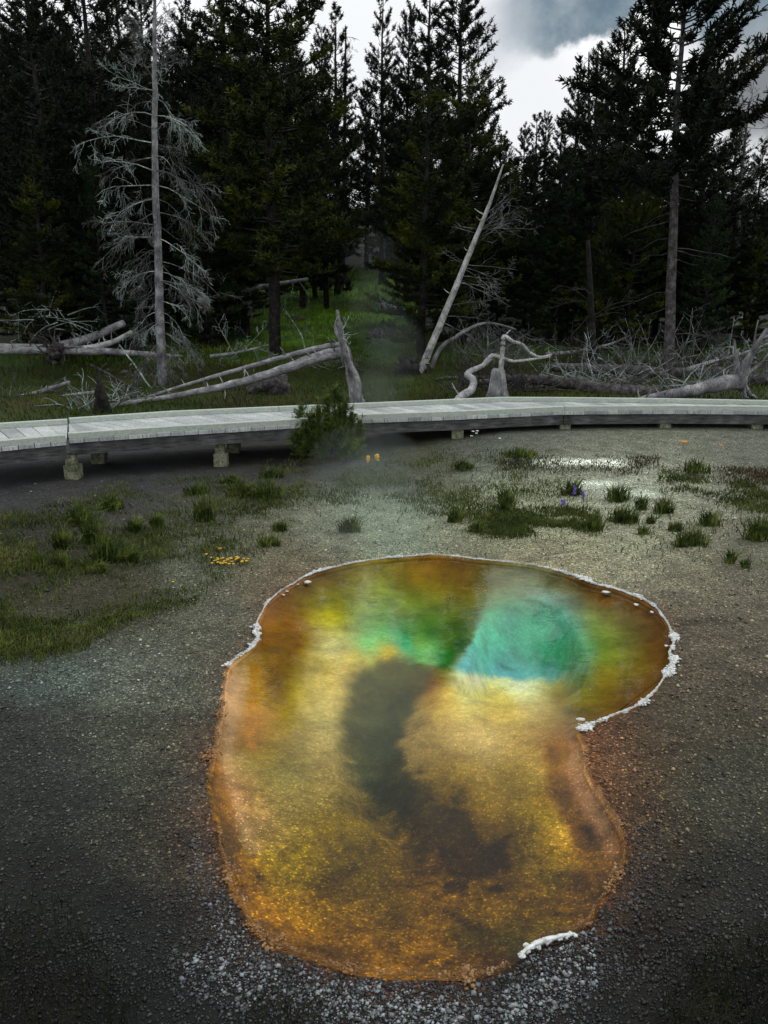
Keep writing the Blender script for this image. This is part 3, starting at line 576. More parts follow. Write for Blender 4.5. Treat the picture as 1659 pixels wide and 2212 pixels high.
for A, B, dz in segs:
    _, _, Ln = strip(A, B, 3); n = int(Ln/.19); SK = 10 if dz else 34
    a, b_, _ = strip(A, B, n*8+1)
    ext = (a-b_)/np.linalg.norm(a-b_, axis=1)[:, None]*.012
    a = a+ext; b_ = b_-ext
    for i in range(n):
        i0, i1 = i*8, i*8+8; g = .018 + .012*rng.random(); sk = lambda j: max(0, j-SK)
        j0, j1 = sk(i0), sk(i1); j1 = max(j1, j0+1) if j1 == j0 else j1
        p = [a[i0]*(1-g)+a[i1]*g, a[i0]*g+a[i1]*(1-g), b_[j0]*g+b_[j1]*(1-g), b_[j0]*(1-g)+b_[j1]*g]
        z1 = ZD-dz+rng.uniform(-.002, .002); z0 = z1-.055; e = .006
        pc = sum(p)/4
        V = [[*q, z0] for q in p]+[[*q, z1-e] for q in p]+[[*(q+(pc-q)/np.linalg.norm(pc-q)*e), z1] for q in p]
        Q = [[3, 2, 1, 0], [8, 9, 10, 11]]+[[k, (k+1) % 4, 4+(k+1) % 4, 4+k] for k in range(4)]+[[4+k, 4+(k+1) % 4, 8+(k+1) % 4, 8+k] for k in range(4)]
        mb.add(V, Q); tones += [rng.random()]*12
    tones += [.5]*6
    k = -SK-1; mb.add([[*q, ZD-dz-.055] for q in (a[-1], b_[k], b_[-1])]+[[*q, ZD-dz-.001] for q in (a[-1], b_[k], b_[-1])], [[3, 5, 4, 3], [0, 1, 2, 0], [0, 3, 4, 1], [1, 4, 5, 2], [2, 5, 3, 0]])
dk = mb.build('deck', M['board'], bw, smooth=False); at_ = dk.data.attributes.new('tone', 'FLOAT', 'POINT'); at_.data.foreach_set('value', np.array(tones, np.float32))
def part_rail(name, P, wid, z0, z1, mat, gap=.006):
    P = np.array(P)[:, :2].copy()
    P[0] += (P[1]-P[0])/np.linalg.norm(P[1]-P[0])*gap; P[-1] += (P[-2]-P[-1])/np.linalg.norm(P[-2]-P[-1])*gap
    mb = MB(); rail(mb, P, wid, z0, z1); return mb.build(name, mat, bw, smooth=False)
shift = lambda P, d: P+np.column_stack([-np.gradient(P[:, 1]), np.gradient(P[:, 0]), np.zeros(len(P))])/np.linalg.norm(np.gradient(P[:, :2], axis=0), axis=1)[:, None]*d
for i0, i1, dz in ((0, 2, .012), (3, 6, 0), (6, 9, 0), (9, 12, 0)):
    sub = FR[i0:i1+1].copy(); off_ = .012 if i0 == 9 else 0
    part_rail('curb', shift(sub, off_), .10, ZD-dz+.003, ZC-dz, M['curb'])
    part_rail('beam', shift(sub, .025+off_), .06, ZD-.055-dz-.17, ZD-.055-dz-.004, M['beam'])
for i0, i1, dz in ((0, 2, .012), (3, 5, 0), (5, 8, 0), (8, 10, 0), (10, 12, 0)):
    sub = BK[i0:i1+1].copy()
    part_rail('curb', sub, -.10, ZD-dz+.003, ZC-dz, M['curb'])
    part_rail('beam', shift(sub, -.03), -.06, ZD-.055-dz-.17, ZD-.055-dz-.004, M['beam'])
for (u, i0) in ((143, 0), (467, 0), (735, 0), (988, 0), (1222, 0), (1440, 0), (1640, 0)):
    # where the front edge passes this pixel column
    uu, vv = proj(np.column_stack([FR[:, 0], FR[:, 1], np.full(len(FR), .3)])); x = np.interp(u, uu, FR[:, 0]); y = np.interp(x, FR[:, 0], FR[:, 1])
    for dy in (.17, 1.2):
        g = ground(x, y+dy)
        mb = MB(); mb.box((x, y+dy, (g+.18+.335)/2+.001), (.13, .13, .335-g-.18+.01)); o = mb.build('post', M['post'], bw, smooth=False)
        mb = MB(); mb.box((x+.01, y+dy, g+.06), (.19, .2, .26)); f_ = mb.build('footing', M['post'], bw, smooth=False)
        f_.parent = o; f_.location = (0, 0, 0)

# ------------------------------------------------------------------ pines
def local(me):
    del me['world']; return me
def needles(P, D, Ln, K, nl, wd):
    """tufts of needles: triangles radiating about each shoot"""
    n = len(P); P = np.repeat(P, K, 0); D = np.repeat(D, K, 0); Ln = np.repeat(Ln, K); q = rng.random(len(P))
    r = rng.normal(size=(len(P), 3)); r /= np.linalg.norm(r, axis=1)[:, None]
    d = D*.75+r*.8; d /= np.linalg.norm(d, axis=1)[:, None]
    b0 = P+D*(q*Ln)[:, None]; l = nl*rng.uniform(.6, 1.2, len(P)); w = np.cross(d, rng.normal(size=d.shape)); w /= np.linalg.norm(w, axis=1)[:, None]
    V = np.stack([b0-w*wd, b0+w*wd, b0+d*l[:, None]+w*wd*.5, b0+d*l[:, None]-w*wd*.5], 1).reshape(-1, 3)
    return V, np.arange(len(V)).reshape(-1, 4)
def pine_meshes(name, H, cb, Rm, dens=1.0, K=17, fmat=None, lean=0, top=.85, droop=.1, wd=.022, nl=.17, sparse=0., umbrella=False, bare_low=6, r0=None):
    """H height, cb crown base fraction, Rm crown radius"""
    rt = (H*.011+.04) if r0 is None else r0
    zs = np.linspace(0, H, 14); cxw = np.cumsum(rng.normal(size=14)*.03)*H/14; cyw = np.cumsum(rng.normal(size=14)*.03)*H/14
    cxw -= cxw[0]; cyw -= cyw[0]
    tp = np.column_stack([cxw, cyw, zs]); mb = MB(); mb.tube(np.vstack([[0, 0, -.5], tp]), np.r_[rt*1.35, rt*(1-zs/H)**.8+.012], 8, rough=.05)
    Vt, Ft = np.vstack(mb.V), np.vstack(mb.F)
    P, D, Ls = [], [], []; bm_ = MB()
    nb = int(H*(1-cb)*11.5*dens); hs = cb*H+(H-cb*H)*np.sort(rng.random(nb))**.9
    az = 0
    for h in hs:
        az += 2.4+rng.normal()*.5; tq = (h/H-cb)/(1-cb)
        if umbrella: prof = np.interp(tq, [0, .15, .5, .8, 1], [.7, 1, .85, .5, .06])
        else: prof = np.interp(tq, [0, .12, .35, .7, .9, 1], [.75, 1, .92, .5, .24, .05])
        Lb = Rm*prof*rng.choice([rng.uniform(.55, .85), rng.uniform(.85, 1.2)])+.12
        if rng.random() < sparse: Lb *= .4
        up = np.interp(tq, [0, .4, .8, 1], [-droop, .12, .45, 1.1])+rng.normal()*.08
        ca, sa = math.cos(az), math.sin(az); n = 6; s = np.linspace(0, 1, n)
        curve = up*s*Lb+.28*Lb*s**2.2*(.5+rng.random()*.6)-.10*Lb*s
        x0 = np.interp(h, zs, cxw); y0 = np.interp(h, zs, cyw); bend = rng.normal()*.12*s*s*Lb
        Bp = np.column_stack([x0+ca*s*Lb-sa*bend, y0+sa*s*Lb+ca*bend, h+curve])
        bm_.tube(Bp, np.linspace(.012+.012*Lb, .005, n), 3, cap=False)
        # shoots along the outer part
        nsh = max(4, int(Lb*11)); st_ = rng.uniform(.28, 1.0, nsh); st_[0] = 1
        for q in st_:
            i = min(int(q*(n-1)), n-2); f = q*(n-1)-i; p = Bp[i]*(1-f)+Bp[i+1]*f; tdir = Bp[i+1]-Bp[i]; tdir /= np.linalg.norm(tdir)
            side = rng.choice([-1, 1])*(1-q*.6); lat = np.array([-sa, ca, 0])*side*rng.uniform(.3, 1.1)
            d = tdir*.7+lat+np.array([0, 0, rng.uniform(-.05, .55)+.25*tq]); d /= np.linalg.norm(d)
            ls = (.16+.26*rng.random())*(1.25-q*.4)*min(1, .5+Lb*.4)
            P.append(p); D.append(d); Ls.append(ls)
            if Lb > 1 and rng.random() < .6:
                P.append(p+d*ls*.9); e = d*.6+np.array([rng.normal()*.5, rng.normal()*.5, .45]); D.append(e/np.linalg.norm(e)); Ls.append(ls*.8)
    P.append(tp[-1]-[0, 0, .2]); D.append(np.array([0, 0, 1.])); Ls.append(.5)
    V, Q = needles(np.array(P), np.array(D), np.array(Ls), K, nl, wd)
    # dead lower limbs
    for _ in range(bare_low):
        h = rng.uniform(.08, max(cb, .3))*H; a_ = rng.uniform(0, 6.28); l = rng.uniform(.4, 1.3)*Rm*.6; s = np.linspace(0, 1, 5)
        Bp = np.column_stack([math.cos(a_)*s*l, math.sin(a_)*s*l, h-.25*l*s**1.5+rng.normal(size=5)*.03]); bm_.tube(Bp, np.linspace(.018, .004, 5), 3, cap=False)
    Vb, Fb = (np.vstack(bm_.V), np.vstack(bm_.F))
    me = local(npmesh(name+'_crown', np.vstack([V, Vb]), np.vstack([Q, Fb+len(V)])))
    me.materials.append(fmat); me.materials.append(M['twig_dark'])
    mi = np.zeros(len(Q)+len(Fb), np.int32); mi[len(Q):] = 1; me.polygons.foreach_set('material_index', mi)
    mt = MB(); mt.V, mt.F, mt.n = [Vt], [Ft], len(Vt)
    tme = bpy.data.meshes.new(name+'_trunk'); tme.from_pydata(Vt.tolist(), [], [tuple(dict.fromkeys(f)) for f in Ft.tolist()]); tme.update()
    return tme, me
def put(o_name, me, parent, mat=None):
    o = bpy.data.objects.new(o_name, me); COL.objects.link(o); o.parent = parent
    if mat and not me.materials: me.materials.append(mat)
    return o
VAR = []
specs = [(1.0, .06, .17, 1.15, 'pine_black'), (1.0, .08, .13, 1.1, 'pine_black'), (1.0, .2, .18, 1.25, 'pine_olive'), (1.0, .2, .11, .9, 'pine_black'), (1.0, .03, .17, 1.2, 'pine_green'), (1.0, .04, .21, 1.2, 'pine_olive'), (1., .04, .15, 1.15, 'pine_olive')]
for i, (h, cb, rr_, dn, fm) in enumerate(specs):
    VAR.append(pine_meshes('pine', 13.0, cb, 13.0*rr_, dn, fmat=M[fm], nl=.15, wd=.017))
def pine(u, v, Y, var, label, H0=None, wscale=1.0, ub=None, bark='bark', group='living pines of the wood'):
    """apex at pixel u,v and distance Y"""
    ap = at(u, v, Y); x = ap[0]
    g = ground(x, Y)
    H = ap[2]-g; e = empty('pine_tree', (x, Y, g), label, 'pine tree', group)
    tme, cme = VAR[var]; a = put('trunk', tme, e, M[bark]); b = put('crown', cme, e)
    e.scale = (wscale*H/13, wscale*H/13, H/13); e.rotation_euler[2] = rng.uniform(0, 6.28)
    return e
T = [
 (45,-90,27,0,1.0,'black pine cut off by the left edge of the photo'),
 (84,-130,31,3,1.1,'thin-trunked black pine second from the left edge'),
 (165,-170,29,0,1.0,'tall black pine left of the bare dead pine, third from the left edge'),
 (248,-60,34,1,1.0,'black pine reaching above the frame just left of the bare dead pine'),
 (300,-10,37,1,1.1,'black pine whose ragged top shows behind the tip of the bare dead pine'),
 (404,-5,38,0,.9,'black pine with open sky round its top just right of the bare dead pine'),
 (478,-120,30,3,1.4,'straight tall dark pine between the bare dead pine and the big dark pine'),
 (562,-170,26.5,2,1.15,'big dark pine with olive lower boughs left of the central gap'),
 (640,120,34,1,1.0,'dark pine half hidden behind the right side of the big olive-boughed pine'),
 (720,28,37,3,1.0,'slim pine with a rounded tuft top standing against the white sky'),
 (694,74,34,1,.8,'short narrow pine just left of the slim round-topped pine'),
 (672,235,36,4,1.0,'low dark pine filling the gap between the big pine and the slim pines'),
 (823,-12,39,3,.85,'slender spire pine rising alone to the top of the photo in the central gap'),
 (790,190,43,1,1.0,'distant pine below the left side of the slender spire'),
 (856,170,42,6,1.0,'distant pine below the right side of the slender spire'),
 (882,22,35,1,.75,'narrow pine just right of the slender spire'),
 (924,-40,34,3,1.1,'dark pine with twin bare trunk lines left of the tallest centre pine'),
 (996,-70,30,0,1.0,'tallest dense pine right of centre whose slope falls to the sky gap'),
 (917,172,26.0,6,1.25,'olive young pine with a straight black trunk, front centre'),
 (1018,144,27.5,2,1.05,'broad olive pine behind the leaning pale trunk'),
 (1085,300,29,2,.9,'olive pine with rounded top at the right foot of the tallest centre pine'),
 (1134,276,41,1,1.0,'little far pine leftmost in the sky gap'),
 (1160,254,40,3,1.2,'little far pine in the middle of the sky gap'),
 (1181,250,43,1,1.0,'little far pine rightmost in the sky gap'),
 (1147,345,30.4,4,1.0,'green hazy pine with a black trunk below the sky gap'),
 (1216,255,35,1,1.0,'dark pine starting the slope of trees right of the sky gap'),
 (1256,162,33,0,.8,'dark pine left of the bare pole tip'),
 (1297,110,31,1,.9,'pointed dark pine just right of the bare pole tip'),
 (1314,122,35,0,.8,'dark pine directly behind the pointed one near the pole tip'),
 (1354,60,29,1,1.15,'dark pine with a blunt tufted top left of the tallest right-hand pine'),
 (1235,330,28.5,4,1.15,'hazy green pine low at the left of the right-hand wood'),
 (1390,250,27,5,.8,'dark olive pine filling the middle of the right-hand wood'),
 (1548,120,28,0,1.05,'dense dark pine with a wide rounded top right of the tallest right-hand pine'),
 (1505,210,30,0,1.0,'dark pine tucked behind the tallest right-hand trunk'),
 (1598,260,30,1,1.1,'dark pine stepping down at the right of the dense round-topped one'),
 (1655,310,32,0,1.1,'pine at the right edge of the photo'),
 (1310,430,26.5,6,1.1,'low olive pine left of the grey scaly trunk'),
 (1545,430,26,4,1.0,'low dark green pine right of the grey scaly trunk'),
 (1640,480,27,6,1.1,'low olive pine near the right edge of the photo'),
 (60,330,25.5,6,1.1,'low olive pine at the left edge under the black ones'),
 (200,360,26.5,4,1.1,'low dark green pine behind the left arm of the bare dead pine'),
 (440,320,27.5,4,1.1,'low dark pine behind the right arm of the bare dead pine'),
 (130,150,30,1,1.3,'dark pine between the two leftmost tall pines'),
 (350,180,31,0,1.1,'dark pine standing right behind the bare dead pine'),
 (1430,330,31,4,1.1,'dark green pine behind the grey scaly trunk'),
]
for (u, v, Y, var, ws, lab) in T: pine(u, v, Y, var, lab, wscale=ws)
# tallest right-hand pine: long grey trunk, tiered crown
ap = at(1466, -34, 23.6); base = on(1442, 822); H = ap[2]-base[2]
tme, cme = pine_meshes('tall_pine', H, .46, 2.15, 2.1, K=16, fmat=M['pine_black'], umbrella=False, wd=.02, nl=.16, bare_low=14, sparse=.15, r0=.145)
e = empty('pine_tree', base, 'tallest right-hand pine with a long bare grey scaly trunk', 'pine tree', 'living pines of the wood')
put('trunk', tme, e, M['bark_grey']); put('crown', cme, e); e.rotation_euler[1] = R_(-2.9)
# young pines filling the wood's foot
young = ['low black pine at the left edge behind the level logs', 'low pine left of the bare dead pine, its skirt touching the ground', 'bushy low pine right behind the bare dead pine', 'bushy low pine just right of the bare dead pine', 'low dark pine under the big olive-boughed pine', 'low pine at the left side of the central opening', 'low hazy pine at the right side of the central opening', 'low dark pine just behind the leaning pale trunk', 'low dim pine between the leaning pale trunk and the sky gap', 'bushy green pine below the sky gap', 'low olive pine beside the dark dead trunk', 'bushy dark pine left of the grey scaly trunk', 'low black pine right behind the grey scaly trunk', 'low black pine above the upturned silver roots', 'low black pine in the far right corner of the wood', 'small dark pine second from the left edge, low in the wood', 'small dark pine between the big olive-boughed pine and the bare dead pine', 'small black pine right of the dark dead trunk', 'small pine above the brown root mass at the right', 'small dim pine behind the front centre trunk']
for (u, v, Y, var), lab in zip([(20,430,28,0),(180,470,28.5,0),(310,440,29,1),(420,450,28.5,0),(520,420,29.5,2),(640,330,40,4),(905,400,34,4),(985,380,29,0),(1070,430,29,4),(1160,470,28.5,4),(1235,480,28,6),(1335,470,28,2),(1440,430,29,0),(1560,400,28,0),(1660,430,27.5,0),(100,500,27,4),(470,500,28,0),(1300,560,27,4),(1490,520,27,0),(930,470,32,0)], young): pine(u, v, Y, var, lab, wscale=1.7 if Y < 32 else 1.1)
# far wood behind: one mass
Vs, Fs, n0 = [], [], 0
for k in range(84):
    Y = rng.uniform(44, 60); u = -120+(k % 46)*42+rng.uniform(-15, 15) if k < 46 else -120+(k-46)*20+rng.uniform(-12, 12); Y = Y if k < 46 else rng.uniform(39, 46)
    sky = np.interp(u, [-200, 640, 700, 800, 900, 1080, 1120, 1200, 1260, 1600, 1900], [20, 95, 230, 260, 150, 250, 330, 330, 250, 300, 350])
    ap = at(u, sky+rng.uniform(0, 60), Y); g = ground(ap[0], Y); H = ap[2]-g; me = VAR[int(rng.integers(0, 2))][1]
    nv = len(me.vertices); co = np.empty(nv*3, np.float32); me.vertices.foreach_get('co', co); co = co.reshape(-1, 3)
    nq = len(me.polygons); lv = np.empty(nq*4, np.int32); me.loops.foreach_get('vertex_index', lv); lv = lv.reshape(-1, 4)
    sel = (np.arange(nq) % 5 < 2); lv = lv[sel]; usedv = np.unique(lv); remap = np.zeros(nv, int); remap[usedv] = np.arange(len(usedv)); lv = remap[lv]; co = co[usedv]
    a_ = rng.uniform(0, 6.28); ca, sa = math.cos(a_), math.sin(a_); s_ = H/13; co = co*[1.35*s_, 1.35*s_, s_]
    co = np.column_stack([co[:, 0]*ca-co[:, 1]*sa+ap[0], co[:, 0]*sa+co[:, 1]*ca+Y, co[:, 2]+g])
    Vs.append(co); Fs.append(lv+n0); n0 += len(co)
tag(link('far_wood', npmesh('far_wood', np.vstack(Vs), np.vstack(Fs)), M['pine_black'], smooth=False), 'solid black mass of pines far behind the named trees', 'wood', kind='stuff')

# ------------------------------------------------------------------ dead wood
def twigs(mb, p, d, l, r, depth, droop=0., curl=.35, k=3, spread=.9, nsub=(4, 7)):
    """one limb and its side twigs, recursively, into mb"""
    n = 6 if depth > 0 else 4; P = [np.array(p, float)]; d = np.array(d, float); d /= np.linalg.norm(d)
    for i in range(n):
        d = d+rng.normal(size=3)*curl*.22+np.array([0, 0, -droop*.25]); d /= np.linalg.norm(d); P.append(P[-1]+d*l/n)
    P = np.array(P); mb.tube(P, np.linspace(r, max(r*.3, .0035), n+1), k if depth > 0 else 3, cap=False)
    if depth > 0:
        for _ in range(rng.integers(*nsub)):
            q = rng.uniform(.2, .98); i = min(int(q*n), n-1); f = q*n-i; b0 = P[i]*(1-f)+P[i+1]*f; t = P[i+1]-P[i]; t /= np.linalg.norm(t)
            s_ = rng.normal(size=3); s_ -= t*(s_@t); s_ /= np.linalg.norm(s_); e = t*.7+s_*spread
            twigs(mb, b0, e, l*rng.uniform(.25, .55)*(1.1-.5*q), max(r*.45, .004), depth-1, droop, curl*1.4, k, spread, nsub)
    return P
def path3(pts): return catmull(np.array(pts, float), 5, False)
def snag(label, cat, pts, r0, r1, mat, group=None, stubs=0, limbs=(), k=10, rough=.05, name='dead_log', lmat=None, rexp=1, up=.7):
    """dead trunk along pts with broken stubs and branch children"""
    P = path3(pts); base = P[0].copy(); base[2] = min(base[2], P[:, 2].min()); n = len(P)
    e = empty(name, base, label, cat, group); mb = MB(); q = np.linspace(0, 1, n)**rexp; rad = r0+(r1-r0)*q
    P2 = P+rng.normal(size=P.shape)*rad[:, None]*.06
    mb.tube(P2, rad, k, rough=rough)
    T_ = np.gradient(P, axis=0); T_ /= np.linalg.norm(T_, axis=1)[:, None]
    for _ in range(stubs):
        i = rng.integers(1, n-1); s_ = rng.normal(size=3)+[0, 0, up]; s_ -= T_[i]*(s_@T_[i]); s_ /= np.linalg.norm(s_)
        l = rng.uniform(.08, .3); mb.tube([P[i]+s_*rad[i]*.6, P[i]+s_*(rad[i]+l*.5)+T_[i]*.02, P[i]+s_*(rad[i]+l)+T_[i]*.06], [.02, .013, .006], 4)
    mb.build('trunk', mat, e)
    for (q, dvec, l, r, dep, dr) in limbs:
        i = min(int(q*(n-1)), n-2); f = q*(n-1)-i; b0 = P[i]*(1-f)+P[i+1]*f
        m_ = MB(); twigs(m_, b0, dvec, l, r, dep, dr); m_.build('branch', lmat or M['twig'], e)
    return e
def rl(n, q0, q1, d, spread, l0, l1, r=.014, dep=2, dr=.4):
    return [(rng.uniform(q0, q1), np.array(d)+rng.normal(size=3)*spread, rng.uniform(l0, l1), r, dep, dr) for _ in range(n)]

# bare standing pine on the left
b0 = on(350, 832); Yb = b0[1]
pts = [b0+[0, 0, -.3], at(349, 760, Yb), at(344, 650, Yb), at(342, 540, Yb), at(336, 400, Yb), at(334, 250, Yb), at(334, 120, Yb), at(334, 0, Yb), at(335, -70, Yb)]
P = path3(pts); n = len(P); e = empty('dead_pine', b0, 'bare silver standing dead pine with drooping branches, left', 'dead tree')
mb = MB(); q = np.linspace(0, 1, n); mb.tube(P+rng.normal(size=P.shape)*.008, .125*(1-q)**.85+.014, 10, rough=.06)
mb.build('trunk', M['silver'], e)
zb, zt = P[0][2], P[-1][2]
for k in range(100):
    q = (k+rng.random())/100*.97+.03; i = min(int(q*(n-1)), n-2); p = P[i]; vpx = proj(p)[1]
    lpx = np.interp(vpx, [-60, 60, 150, 260, 330, 450, 560, 640, 740, 800], [20, 55, 60, 95, 120, 100, 120, 115, 85, 40])
    side = 1 if k % 2 else -1
    a_ = (0 if side > 0 else math.pi)+rng.normal()*.75; l = lpx/73*rng.uniform(.7, 1.3)
    upv = np.interp(vpx, [0, 150, 350, 600, 750], [.45, .15, -.05, -.25, -.45])+rng.normal()*.12
    m_ = MB(); twigs(m_, p, (math.cos(a_), math.sin(a_), upv+.2), l, .010+.007*(vpx > 250), 2, .7 if vpx > 200 else -.15, curl=.6, nsub=(7, 11), spread=.7)
    m_.build('branch', M['twig'] if rng.random() < .7 else M['twig_pale'], e)

# gaunt dead pine in the middle of the wood
b0 = on(738, 600); Y = b0[1]
snag('gaunt dark dead pine draped with grey twigs, standing in the central gap', 'dead tree', [b0+[0, 0, -.3], at(742, 480, Y), at(744, 330, Y), at(746, 180, Y), at(747, 66, Y)], .16, .03, M['bark'], name='dead_pine',
     limbs=rl(16, .05, .4, (0, 0, -.3), .8, .8, 1.6, .02, 2, .6)+rl(26, .4, .98, (0, 0, .2), .9, .6, 1.4, .015, 2, .1), lmat=M['twig'])
b0 = on(1276, 650); Y = 33
snag('bare pole tip of a dead pine poking above the right-hand wood', 'dead tree', [at(1279, 560, Y), at(1276, 400, Y), at(1272, 240, Y), at(1272, 113, Y)], .14, .02, M['twig_dark'], name='dead_pine', stubs=10,
     limbs=rl(14, .7, .98, (0, 0, .3), .9, .2, .5, .012, 1, -.2), lmat=M['twig_dark'])
Y = 28.5
snag('grey leafless dead pine reaching past the right side of the round-topped pine', 'dead tree', [at(1590, 620, Y), at(1596, 450, Y), at(1608, 320, Y), at(1620, 215, Y)], .10, .015, M['bark_grey'], name='dead_pine',
     limbs=rl(22, .2, .98, (.3, 0, .6), .7, .6, 1.4, .014, 2, -.3), lmat=M['twig'])
b0 = on(1278, 790)
snag('dark dead trunk standing behind the fallen logs, right of centre', 'dead tree', [b0+[0, 0, -.2], at(1280, 740, b0[1]), at(1276, 640, b0[1]), at(1270, 520, b0[1])], .14, .06, M['bark'], name='dead_pine',
     limbs=rl(18, .05, .8, (-.2, -.2, -.1), .8, .6, 1.5, .016, 2, .5), lmat=M['twig_dark'])

# leaning pale trunk with root plate
b0 = on(906, 806); Y = b0[1]
e = snag('smooth pale trunk leaning to the right out of a dark root plate, centre', 'leaning dead tree', [b0+[0, 0, .0], at(922, 768, Y-.1), at(968, 660, Y-.2), at(1015, 545, Y-.3), at(1048, 465, Y-.4), at(1070, 405, Y-.45), at(1087, 355, Y-.5)], .125, .018, M['pale'], name='dead_pine', stubs=8,
     limbs=rl(10, .28, .5, (1, 0, -.12), .3, .8, 1.7, .013, 2, .2)+rl(9, .5, .7, (1, .1, .45), .25, 1.0, 1.9, .015, 2, 0)+rl(4, .3, .6, (-1, 0, .5), .3, .5, .9, .009, 1, 0), lmat=M['twig'])
def rootball(parent_obj, c, r, n, mat, lmax=.7, flat=None):
    m_ = MB(); v, f = ico(); V, Fc = lumps(np.array(c)[None]+rng.normal(size=(14, 3))*r*.4, np.full(14, r*.45), .9, .25)
    m_.add(V, np.column_stack([Fc, Fc[:, :1]])) 
    m_.F[-1] = np.column_stack([Fc, Fc[:, 0]])
    for _ in range(n):
        d = rng.normal(size=3); d[2] = abs(d[2])*.8-.1; twigs(m_, np.array(c)+d/np.linalg.norm(d)*r*.3, d, rng.uniform(.3, lmax), .03, 1, .3, curl=.9, k=5, nsub=(1, 4))
    return m_.build('root_plate', mat, parent_obj)
rootball(e, b0+[-.25, 0, .15], .38, 16, M['bark'], .6)
snag('thin grey trunk bending over to the right beside the pale leaning trunk', 'bent dead tree', [b0+[.35, .3, .1], at(952, 752, Y+.3), at(985, 728, Y+.3), at(1020, 707, Y+.3), at(1052, 698, Y+.3), at(1090, 704, Y+.3), at(1115, 712, Y+.3)], .075, .02, M['silver'], name='dead_pine',
     limbs=rl(26, .15, .95, (.5, 0, -.8), .35, .8, 1.6, .013, 2, .15), lmat=M['twig'])

# splintered broken stump with two fallen trunks
b1 = on(775, 878); Y = b1[1]
e = empty('broken_trunk', b1, 'tall splintered silver stump standing behind the boardwalk, centre', 'broken trunk')
mb = MB()
for k in range(9):
    o = rng.normal(size=2)*.05; q = rng.uniform(.0, 1); hgt = rng.uniform(.25, 1)
    full = [at(772+rng.uniform(-9, 16), 880, Y), at(760+rng.uniform(-6, 12), 820, Y), at(744+rng.uniform(-7, 9), 760, Y), at(734+rng.uniform(-9, 7), 710, Y), at(725+rng.uniform(-4, 10), 668+rng.uniform(-4, 25), Y)]
    full = [p+np.array([0, o[1]*2, 0]) for p in full]; full = full if k > 2 else full
    Pp = path3(full)[: max(9, int(21*(.45+.55*hgt)))] if k > 3 else path3(full)
    mb.tube(Pp+rng.normal(size=Pp.shape)*.012, np.linspace(.085, .022, len(Pp)), 6, rough=.18)
mb.build('trunk', M['silver'], e)
for (q, dvec, l, r, dep, dr) in rl(7, 0, 1, (.2, 0, .7), .6, .2, .5, .014, 1, 0):
    m_ = MB(); twigs(m_, at(732+rng.uniform(-6, 8), rng.uniform(665, 800), Y-.08), dvec, l, r, dep, dr); m_.build('branch', M['twig_pale'], e)
snag('thick grey fallen trunk sloping left from the splintered stump, front of the pair', 'fallen trunk', [at(742, 762, Y+.2), at(700, 768, Y+.1), at(620, 795, Y), at(520, 826, Y-.1), at(430, 846, Y-.2), on(335, 862, .08), on(240, 876, .06)], .135, .045, M['log'], 'pair of trunks fallen left from the splintered stump', stubs=16)
snag('thinner grey fallen trunk sloping left from the splintered stump, rear of the pair', 'fallen trunk', [at(733, 746, Y+.7), at(680, 754, Y+.7), at(600, 775, Y+.6), at(510, 800, Y+.5), at(420, 826, Y+.4), on(320, 858, .08)], .08, .035, M['log'], 'pair of trunks fallen left from the splintered stump', stubs=14)
b2 = on(722, 800)
e = empty('brush_pile', b2, 'tangle of thin grey sticks behind the splintered stump', 'brush pile')
m_ = MB()
for _ in range(36): twigs(m_, b2+[rng.uniform(-1.0, .6), rng.uniform(-.2, .6), rng.uniform(0, .5)], rng.normal(size=3)*[1, .5, .5]+[0, 0, .25], rng.uniform(.5, 1.1), .012, 1, .2)
m_.build('sticks', M['twig'], e)
b3 = on(588, 852)
e = empty('root_stump', b3, 'dark rotten stump leaning under the fallen trunks', 'stump')
mb = MB(); mb.tube([b3+[-.6, 0, .05], b3+[-.25, 0, .22], b3+[.1, 0, .3], b3+[.35, 0, .1]], [.12, .2, .24, .18], 9, rough=.15); mb.tube([b3+[.2, 0, -.05], b3+[.2, 0, .3], b3+[.22, 0, .62]], [.3, .2, .16], 9, rough=.15)
mb.build('trunk', M['bark_grey'], e)
b4 = on(660, 770)
snag('thin pale forked snag standing left of the splintered stump', 'dead sapling', [b4, at(655, 735, b4[1]), at(640, 705, b4[1]), at(617, 672, b4[1])], .035, .01, M['twig_pale'], name='dead_sapling', limbs=rl(9, .3, .9, (0, 0, .6), .8, .4, .9, .01, 1, 0), lmat=M['twig'])

# left-hand fallen logs
def log(label, px, r0, r1, mat, lift=.15, stubs=6, limbs=(), cat='fallen log', name='fallen_log', lmat=None, grp='fallen logs lying on the meadow', raise_=None):
    pts = []
    for k, (u, v) in enumerate(px):
        pts.append(on(u, v, lift if raise_ is None else raise_[k]))
    return snag(label, cat, pts, r0, r1, mat, grp, stubs, limbs, name=name, lmat=lmat)
A0 = on(-120, 748, .5); Yl = A0[1]
def flog(label, px, Y0, Y1, r0, r1, mat, **kw):
    pts = [at(u, v, Y0+(Y1-Y0)*k/(len(px)-1)) for k, (u, v) in enumerate(px)]
    return snag(label, kw.pop('cat', 'fallen log'), pts, r0, r1, mat, kw.pop('grp', 'fallen logs lying on the meadow'), kw.pop('stubs', 6), kw.pop('limbs', ()), name=kw.pop('name', 'fallen_log'), lmat=kw.pop('lmat', None))
flog('long grey log running level from the left edge to the bare pine, lower one', [(-150, 756), (0, 757), (150, 759), (260, 761), (340, 767)], 23.6, 24.0, .14, .07, M['log'], stubs=10)
flog('long thin grey log running level from the left edge, upper of two', [(-150, 745), (0, 748), (110, 750), (220, 755), (395, 770)], 24.2, 24.5, .11, .04, M['log'], stubs=8)
